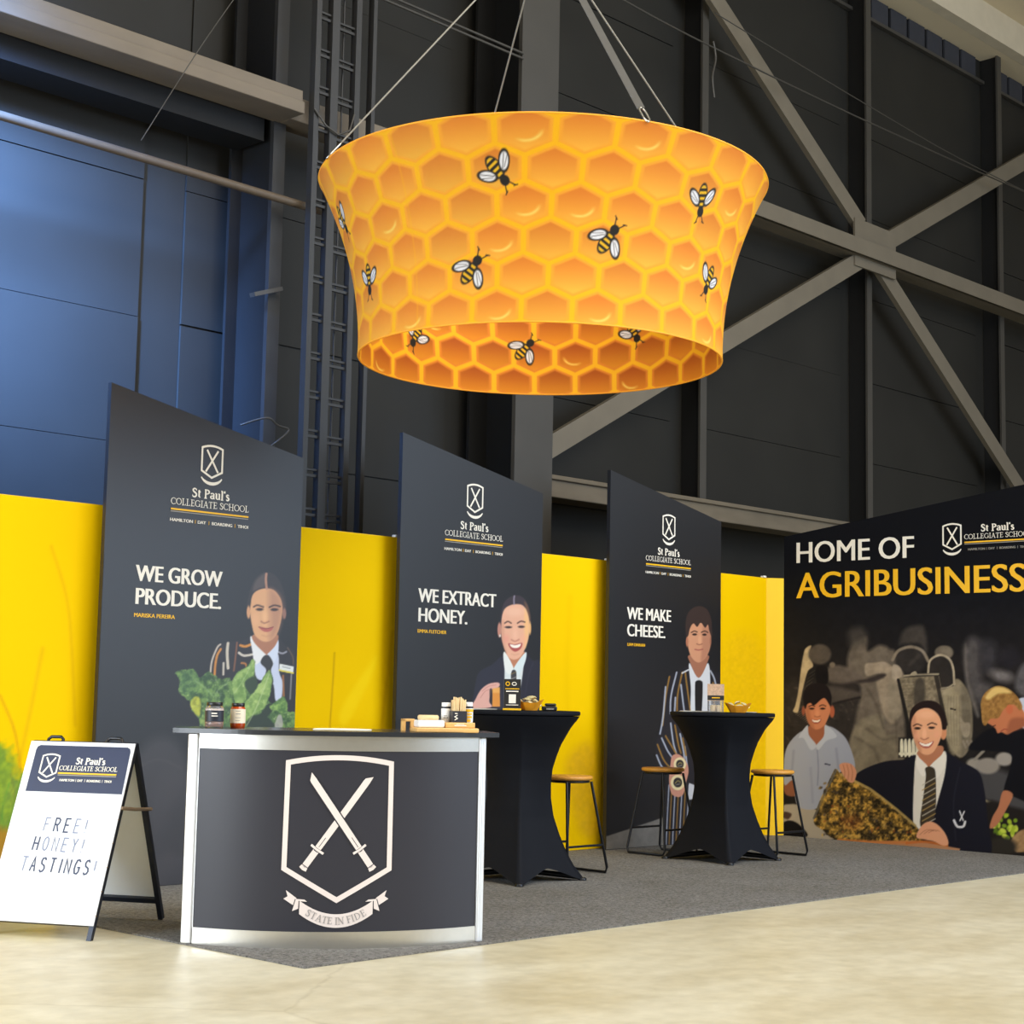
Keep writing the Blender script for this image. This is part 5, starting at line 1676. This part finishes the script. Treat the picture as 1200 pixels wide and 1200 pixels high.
# ------------------------------------------------------------------ bar tables with stretch covers
PROF = [(0.0, .446), (.11, .36), (.20, .31), (.306, .265), (.42, .226), (.54, .207), (.64, .206), (.73, .215), (.82, .243), (.885, .268), (.95, .306), (1.01, .342), (1.05, .376), (1.074, .392)]


def prof_r(z):
    return float(np.interp(z, [p_[0] for p_ in PROF], [p_[1] for p_ in PROF]))


def make_table(loc):
    t = thing('bar_table', 'x', 'bar table', loc, 'black covered bar tables')
    cx, cy, _ = loc
    nz, na = 40, 96
    vs, fs = [], []
    for i in range(nz + 1):
        tt = i / nz
        for k in range(na):
            ph = 2 * math.pi * k / na
            d4 = ph % (math.pi / 2) - math.pi / 4       # angle from the corner direction
            hem = .10 * (1 - (1 - abs(d4) / (math.pi / 4)) ** 1.4) ** .8 if True else 0
            z = hem * (1 - tt) + 1.074 * tt
            rc = prof_r(z)
            sq = rc * math.cos(math.pi / 4) / math.cos(math.pi / 4 - abs(d4))
            wgt = min(1, max(0, (1.0 - z) / .6)) ** .7
            ridge = .012 * math.exp(-(d4 / .05) ** 2) * wgt
            rr = rc * (1 - wgt) + (sq * .94 + (rc - sq) * math.exp(-(d4 / .16) ** 2) * .0 + rc * .06) * wgt + ridge
            rr = min(rr, rc + .004)
            vs.append((cx + rr * math.cos(ph), cy + rr * math.sin(ph), max(z, .012)))
    for i in range(nz):
        for k in range(na):
            k2 = (k + 1) % na
            fs.append((i * na + k, i * na + k2, (i + 1) * na + k2, (i + 1) * na + k))
    MB().add(vs, fs, 0, True).build('stretch_cover', M['spandex'], t)
    MB().lathe([(.0, 1.07), (.39, 1.07), (.396, 1.075), (.397, 1.092), (.393, 1.098), (.384, 1.1), (0, 1.1)], loc, 64).build('table_top', M['spandex'], t)
    MB().lathe([(.03, .02), (.03, 1.04)], loc, 16).build('pedestal', M['black_metal'], t)
    for k in range(4):
        a_ = math.pi / 2 * k + math.pi / 4
        MB().tube([(cx, cy, .07), (cx + .40 * math.cos(a_), cy + .40 * math.sin(a_), .031)], .018, 8).lathe([(.028, .0), (.028, .012), (.02, .02)], (cx + .425 * math.cos(a_), cy + .425 * math.sin(a_), 0.008), 12).build('foot', M['black_metal'], t)
    return t


t1 = make_table((8.10, 7.67, .008))
t1['label'] = 'bar table in black stretch cover holding the menu card, in front of the honey banner'
t2 = copy_tree(t1)
t2.location = (10.35, 7.69, .008)
t2['label'] = 'bar table in black stretch cover between two stools, in front of the cheese banner'


# ------------------------------------------------------------------ stools
def make_stool(loc):
    t = thing('bar_stool', 'x', 'stool', loc, 'wooden topped bar stools')
    cx, cy, z0 = loc
    H = .66
    MB().lathe([(0, H - .03), (.150, H - .03), (.166, H - .022), (.168, H - .008), (.160, H), (0, H + .001)], loc, 40).build('seat', M['wood'], t)
    MB().tube([(cx + .14 * math.cos(a_), cy + .14 * math.sin(a_), z0 + H - .038) for a_ in np.linspace(0, 2 * math.pi, 28, endpoint=False)], .009, 8, closed=True).build('seat_ring', M['black_metal'], t)
    for sx in (-1, 1):
        pts = []
        tp = lambda sy: (cx + sx * .125, cy + sy * .10, z0 + H - .04)
        ft = lambda sy, k=1.0: (cx + sx * .205, cy + sy * .19 * k, z0 + .012)
        pts = [tp(-1), tuple(np.array(tp(-1)) * .05 + np.array(ft(-1)) * .95 + np.array((0, 0, .004))), ft(-1, .9), ft(1, .9), tuple(np.array(tp(1)) * .05 + np.array(ft(1)) * .95 + np.array((0, 0, .004))), tp(1)]
        MB().tube(pts, .0095, 8).build('sled_leg', M['black_metal'], t)
    fr = .30
    for sy in (-1, 1):
        k = fr
        x_ = .205 + (.125 - .205) * k
        y_ = .19 + (.10 - .19) * k
        MB().tube([(cx - x_, cy + sy * y_, z0 + .012 + (H - .05) * k), (cx + x_, cy + sy * y_, z0 + .012 + (H - .05) * k)], .008, 8).build('footrest', M['black_metal'], t)
    return t


st1 = make_stool((8.64, 7.72, .008))
st1['label'] = 'wooden topped black stool right of the bar table with the menu card'
st2 = copy_tree(st1); st2.location = (10.35, 8.26, .008)
st2['label'] = 'wooden topped black stool in front of the boy on the cheese banner'
st3 = copy_tree(st1); st3.location = (10.91, 7.62, .008)
st3['label'] = 'wooden topped black stool nearest the mural wall'


# ------------------------------------------------------------------ things on the counter
def on_counter(u, v):
    return CO + CU * u - CN * v            # v = behind the chord


def make_jar(name, c, rad, h, fill, lab_m, label, lab_h):
    t = thing(name, label, 'jar', c)
    MB().lathe([(rad * .86, 0), (rad * .97, .006), (rad, .02), (rad, h * .74), (rad * .9, h * .82), (rad * .8, h * .86), (rad * .8, h * .9)], c, 28).build('glass_body', M['clear'] if fill == 'brown_fill' else M[fill], t)
    if fill == 'brown_fill':
        MB().lathe([(rad * .8, .006), (rad * .93, .012), (rad * .93, h * .3), (0, h * .3)], c, 24).build('contents', M['brown_fill'], t)
        MB().lathe([(rad * .93, h * .66), (rad * .86, h * .74), (0, h * .74)], c, 24).build('contents', mat('pale_jar_layer', (214, 196, 186), .3, var=.2, scale=50), t)
    MB().lathe([(rad * 1.015, h * lab_h[0]), (rad * 1.015, h * lab_h[1])], c, 32).build('label_band', M[lab_m], t)
    MB().lathe([(rad * .84, h * .86), (rad * .86, h * .87), (rad * .86, h * .99), (rad * .82, h), (0, h)], c, 28).build('lid', M['black_plastic'], t)
    return t


j1 = make_jar('glass_jar', tuple(Vector((4.925, 6.715, ZC))), .045, .125, 'brown_fill', 'black_label', 'clear glass jar with black label and black lid, beside the amber honey jar', (.26, .68))
j2 = make_jar('honey_jar', tuple(Vector((5.055, 6.70, ZC))), .037, .122, 'honey', 'cream_label', 'amber honey jar with cream label and black lid on the counter', (.2, .76))


def jar_lines(parent, c, rad, rows, mats):
    """Small rows of printing on the camera side of a jar label."""
    a = Flat()
    for (y, x0, x1, th_, ci) in rows:
        a.rect(x0, y, x1, y + th_, ci, n=4)
    base = math.atan2(-c[1], -c[0])
    fn = lambda x, y, h: (c[0] + (rad + h) * math.cos(base + x / rad), c[1] + (rad + h) * math.sin(base + x / rad), c[2] + y)
    band = [c_ for c_ in parent.children if c_.name.startswith('label_band')][0]
    return a.build('label_print', fn, mats, band)


jar_lines(j1, (4.925, 6.715, ZC), .0458, [(.068, -.014, .012, .006, 0), (.056, -.014, .016, .005, 0)], [M['white_ink']])
jar_lines(j2, (5.055, 6.70, ZC), .0378, [(.082, -.012, .012, .003, 0), (.068, -.01, .012, .003, 0), (.05, -.013, .013, .002, 0), (.036, -.012, .01, .002, 0)], [M['grey_ink']])

cpt = [on_counter(-.13, -.10), on_counter(-.10, .02), on_counter(.03, .06), on_counter(.14, -.03), on_counter(.12, -.12), on_counter(.02, -.10), on_counter(-.06, -.07)]
tag(MB().tube([(p_[0], p_[1], ZC + .0045) for i, p_ in enumerate(spline([tuple(q)[:2] for q in cpt], 6))], .004, 8, closed=True).build('rubber_band_loop', M['cream_label']),
    'loose cream cord loop lying on the counter top', 'cord')

# tasting board group, right end of the counter
bo = on_counter(.50, -.04)
ba = math.atan2(CU.y, CU.x) + .10
MR = lambda x, y: Vector((bo.x + x * math.cos(ba) - y * math.sin(ba), bo.y + x * math.sin(ba) + y * math.cos(ba), ZC))
MBX = Matrix.Translation(MR(0, 0)) @ Matrix.Rotation(ba, 4, 'Z')
tb = thing('serving_board', 'bamboo serving board with loop handle on the right end of the counter', 'board', tuple(MR(0, 0)))
MB().box((-.15, -.09, 0), (.16, .09, .022), MBX, bev=.005).build('board', M['bamboo'], tb)
MB().box((-.195, .05, 0), (-.175, .08, .062), MBX, bev=.003).box((-.195, .05, .048), (-.13, .08, .062), MBX, bev=.003).box((-.15, .05, .02), (-.13, .08, .055), MBX, bev=.003).build('handle', M['bamboo'], tb)
sx = thing('display_box', 'low bamboo box under the stick cup and bottles on the counter', 'box', tuple(MR(.08, .02) + Vector((0, 0, .022))))
MB().box((.0, -.05, .0225), (.15, .085, .048), MBX, bev=.004).build('box_body', M['bamboo'], sx)
a = Flat()
a.rect(.045, .031, .105, .036, 0)
a.rect(.055, .039, .095, .042, 0)
a.build('printed_words', lambda x, y, h: tuple(MBX @ Vector((x, -.05 - h, y))), [M['white_ink']], sx)
ds = thing('sample_dish', 'white square dish on the bamboo serving board', 'dish', tuple(MR(-.07, 0) + Vector((0, 0, .022))))
MB().box((-.135, -.06, .0225), (-.005, .06, .058), MBX, bev=.008).build('dish_body', M['white_plastic'], ds)
wl = MR(-.075, 0); wl.z = ZC + .058
tag(MB().lathe([(.0, .0005), (.048, .0005), (.052, .006), (.052, .018), (.046, .024), (0, .024)], wl, 30).build('wooden_lid', M['pale_wood']), 'round pale wooden lid lying on the white dish', 'lid')


def cup_at(x, y):
    q = MR(x, y); q.z = ZC + .048
    return q


c0 = cup_at(.075, .0)
cu = thing('stick_cup', 'black square cup full of wooden tasting sticks on the counter', 'cup', tuple(c0))
Mcu = Matrix.Translation(c0) @ Matrix.Rotation(ba, 4, 'Z')
mb = MB()
for lo_, hi_ in (((-.036, -.036, 0), (.036, .036, .004)), ((-.036, -.036, .004), (-.032, .036, .056)), ((.032, -.036, .004), (.036, .036, .056)), ((-.032, -.036, .004), (.032, -.032, .056)), ((-.032, .032, .004), (.032, .036, .056))):
    mb.box(lo_, hi_, Mcu)
cub = mb.build('cup_body', M['black_label'], cu)
a = Flat()
a.strip([(-.026, .012), (-.012, .02), (-.026, .028), (-.012, .036)], .004, 0); a.rect(-.026, .042, -.012, .046, 0)
a.build('cup_print', lambda x, y, h: tuple(Mcu @ Vector((x, -.036 - h, y))), [M['white_ink']], cub)
stick = None
for i in range(26):
    x, y = -.026 + .0105 * (i % 6) , -.024 + .012 * (i // 6)
    if stick is None:
        stick = MB().box((-.0035, -.001, 0), (.0035, .001, .112)).build('tasting_stick', M['pale_wood'])
    else:
        stick = stick.copy(); COL.objects.link(stick)
    stick.parent = None
    stick.matrix_world = Mcu @ Matrix.Translation((x, y, .005)) @ Matrix.Diagonal((1, 1, random.uniform(.88, 1.08), 1)) @ Matrix.Rotation(random.uniform(-.03, .03), 4, 'X') @ Matrix.Rotation(random.uniform(-.05, .05), 4, 'Y') @ Matrix.Rotation(random.uniform(-.5, .5), 4, 'Z')
    tag(stick, 'thin pale wooden tasting stick standing in the black cup', 'stick', 'tasting sticks in the black cup')


def bottle(q, rad, h, label, stripes):
    t = thing('sample_bottle', label, 'bottle', tuple(q), 'bottles behind the stick cup')
    bb = MB().lathe([(rad * .95, 0), (rad, .004), (rad, h * .72), (rad * .8, h * .8)], q, 24).build('bottle_body', M['white_plastic'], t)
    MB().lathe([(rad * .92, h * .8), (rad * .92, h * .98), (rad * .85, h), (0, h)], q, 24).build('cap', M['white_plastic'], t)
    MB().lathe([(rad * 1.02, h * .7), (rad * 1.02, h * .79)], q, 24).build('neck_band', M['black_label'], t)
    base = math.atan2(-q[1], -q[0])
    fn = lambda x, y, hh: (q[0] + (rad + hh) * math.cos(base + x / rad), q[1] + (rad + hh) * math.sin(base + x / rad), q[2] + y)
    a = Flat()
    for r_ in stripes:
        a.rect(*r_[:4], r_[4], n=6)
    a.build('label_print', fn, [M['yellow_ink'], M['white_ink'], M['grey_ink']], bb)


bottle(cup_at(.025, .05), .024, .096, 'white sample bottle with white cap left of the stick cup', [(-.012, .02, .01, .024, 2), (-.012, .03, .006, .033, 2)])
bottle(cup_at(.132, .03), .025, .10, 'white sample bottle with yellow striped label right of the stick cup', [(-.03, .052, .03, .066, 0), (-.022, .038, .02, .046, 0), (-.022, .022, .02, .032, 0), (-.016, .004, .014, .016, 0)])

# ------------------------------------------------------------------ things on the bar tables
TZ = 1.109


def facing(x, y, z, yaw):
    return Matrix.Translation((x, y, z)) @ Matrix.Rotation(yaw, 4, 'Z')


mc = thing('menu_card', 'upright black menu card with yellow foot on the bar table before the honey banner', 'card', (7.86, 7.52, TZ))
Mm = facing(7.86, 7.52, TZ, -.80)
MB().box((-.055, -.012, .012), (.055, .012, .2), Mm, bev=.002).build('card', M['card_black'], mc); mcc = mc.children[0]
MB().box((-.06, -.045, 0), (.06, .045, .012), Mm, bev=.002).build('card_foot', M['yellow_ink'], mc)
a = Flat()
a.rect(-.045, .135, .045, .14, 0); a.rect(-.04, .118, .04, .125, 1)
a.rect(-.022, .045, .024, .102, 1)
a.rect(-.04, .032, .04, .036, 1)
a.strip([(-.03 + .012 * math.cos(t), .17 + .012 * math.sin(t)) for t in np.linspace(0, 6.28, 13)], .005, 0)
a.strip([(.012 + .014 * math.cos(t), .17 + .010 * math.sin(t)) for t in np.linspace(0, 6.28, 13)], .005, 1)
a.build('card_print', lambda x, y, h: tuple(Mm @ Vector((x, -.012 - h, y))), [M['yellow_ink'], M['paper']], mcc)


def tray(loc, yaw, label, group):
    t = thing('paper_tray', label, 'tray', loc, group)
    Mt = facing(*loc, yaw)
    n = 8
    lo_, hi_, li_ = [], [], []
    for k in range(n):
        a_ = 2 * math.pi * (k + .5) / n
        lo_.append(Mt @ Vector((.06 * math.cos(a_), .05 * math.sin(a_), .001)))
        zt_ = .062 + .016 * math.cos(2 * a_)
        hi_.append(Mt @ Vector((.105 * math.cos(a_), .085 * math.sin(a_), zt_)))
        li_.append(Mt @ Vector((.10 * math.cos(a_), .08 * math.sin(a_), zt_ - .002)))
    fl_ = [Mt @ Vector((.057 * math.cos(2 * math.pi * (k + .5) / n), .047 * math.sin(2 * math.pi * (k + .5) / n), .004)) for k in range(n)]
    vs = lo_ + hi_ + li_ + fl_
    fs = []
    for k in range(n):
        k2 = (k + 1) % n
        fs += [(k, k2, n + k2, n + k), (n + k, n + k2, 2 * n + k2, 2 * n + k), (2 * n + k, 2 * n + k2, 3 * n + k2, 3 * n + k)]
    fs += [tuple(range(n))[::-1], tuple(range(3 * n, 4 * n))]
    MB().add(vs, fs).build('tray_body', M['orange_tray'], t)
    return t, Mt


def sachet_mesh():
    bm = bmesh.new()
    bmesh.ops.create_grid(bm, x_segments=8, y_segments=6, size=.5)
    for v in bm.verts:
        x, y = v.co.x, v.co.y
        v.co = Vector((x * .055, y * .04, .007 * (1 - (2 * x) ** 2) * (1 - (2 * y) ** 2) + random.uniform(-.002, .002)))
    g = bmesh.ops.extrude_face_region(bm, geom=bm.faces[:])
    for v in [e for e in g['geom'] if isinstance(e, bmesh.types.BMVert)]:
        v.co.z -= .004 + .008 * max(0, 1 - abs(v.co.x) / .03)
    bmesh.ops.recalc_face_normals(bm, faces=bm.faces[:])
    me = bpy.data.meshes.new('sample_sachet'); bm.to_mesh(me); bm.free()
    me.materials.append(M['sachet'])
    return me


sm = sachet_mesh()
trays = [((7.995, 7.50, TZ), -.75, 'orange paper tray of sachets beside the menu card', 'crinkled sachet in the tray beside the menu card', 9),
         ((10.33, 7.53, TZ), -.75, 'orange paper tray of sachets beside the clear brochure holder', 'crinkled sachet in the tray beside the clear brochure holder', 7)]
for loc, yaw, lab, slab, n in trays:
    t, Mt = tray(loc, yaw, lab, 'orange sample trays')
    for i in range(n):
        o = bpy.data.objects.new('sample_sachet', sm)
        COL.objects.link(o)
        a_ = i * 2.4
        rr = .055 if i < 6 else .022
        o.matrix_world = Mt @ Matrix.Translation((rr * math.cos(a_), rr * .7 * math.sin(a_), .040 + .012 * (i // 2))) @ Matrix.Rotation(random.uniform(0, 3), 4, 'Z') @ Matrix.Rotation(random.uniform(-.5, .5), 4, 'X') @ Matrix.Rotation(random.uniform(-.3, .3), 4, 'Y')
        tag(o, slab, 'sachet', slab.replace('crinkled sachet', 'sachets'))
dv = thing('card_reader', 'small black card reader lying on the bar table right of the orange tray', 'card reader', (8.13, 7.44, TZ))
Md = facing(8.13, 7.44, TZ, -.8)
rb = MB().box((-.05, -.035, 0), (.05, .035, .03), Md, bev=.008).build('reader_body', M['black_plastic'], dv)
MB().box((-.03, -.02, .03), (.045, .025, .048), Md @ Matrix.Rotation(.0, 4, 'X'), bev=.008).build('reader_head', M['card_black'], dv)
MB().box((-.02, -.0365, .008), (.03, -.035, .016), Md).build('screen', M['grey_ink'], rb)


def paper(loc, yaw, w_, l_, label):
    Mp = facing(*loc, yaw)
    mb = MB()
    for k, dz in enumerate((0, .0022, .0044)):
        mb.box((-w_ / 2 + .004 * k, -l_ / 2 - .003 * k, dz), (w_ / 2 + .004 * k, l_ / 2 - .003 * k, dz + .002), Mp)
    return tag(mb.build('leaflet', M['paper']), label, 'leaflet', 'leaflets on the bar tables')


paper((7.85, 7.77, TZ), -.7, .15, .2, 'white leaflets on the left of the bar table with the menu card')
paper((10.14, 7.80, TZ), -.7, .2, .15, 'white leaflets on the far left of the bar table near the mural')
paper((10.46, 7.53, TZ), -.9, .11, .09, 'white leaflets right of the orange tray on the bar table near the mural')
hd = thing('brochure_holder', 'clear brochure holder with a picture card on the bar table near the mural', 'holder', (10.17, 7.62, TZ))
Mh = facing(10.17, 7.62, TZ, -.8)
mb = MB()
for lo_, hi_ in (((-.055, -.045, 0), (.055, .045, .004)), ((-.055, -.045, .004), (.055, -.042, .085)), ((-.055, .042, .004), (.055, .045, .085)), ((-.055, -.042, .004), (-.052, .042, .085)), ((.052, -.042, .004), (.055, .042, .085))):
    mb.box(lo_, hi_, Mh)
mb.build('clear_box', M['clear'], hd)
MB().box((-.062, -.012, .086), (.062, -.006, .21), Mh).build('picture_card', M['photo_card'], hd)
MB().box((-.062, -.0135, .09), (.062, -.0122, .125), Mh).build('caption_band', M['card_black'], hd)
a = Flat()
a.rect(-.03, .104, .03, .111, 0)
a.build('caption_print', lambda x, y, h: tuple(Mh @ Vector((x, -.0136 - h, y))), [M['yellow_ink']], hd)
for k, (x, y) in enumerate(((-.025, -.015), (.02, -.01), (0, .02))):
    q = Mh @ Vector((x, y, .005))
    tag(MB().lathe([(.016, 0), (.018, .01), (.018, .045), (0, .05)], q, 14).build('sample_pot', M['pale_wood']), 'small pale sample pot inside the clear brochure holder', 'pot', 'pots in the clear holder')
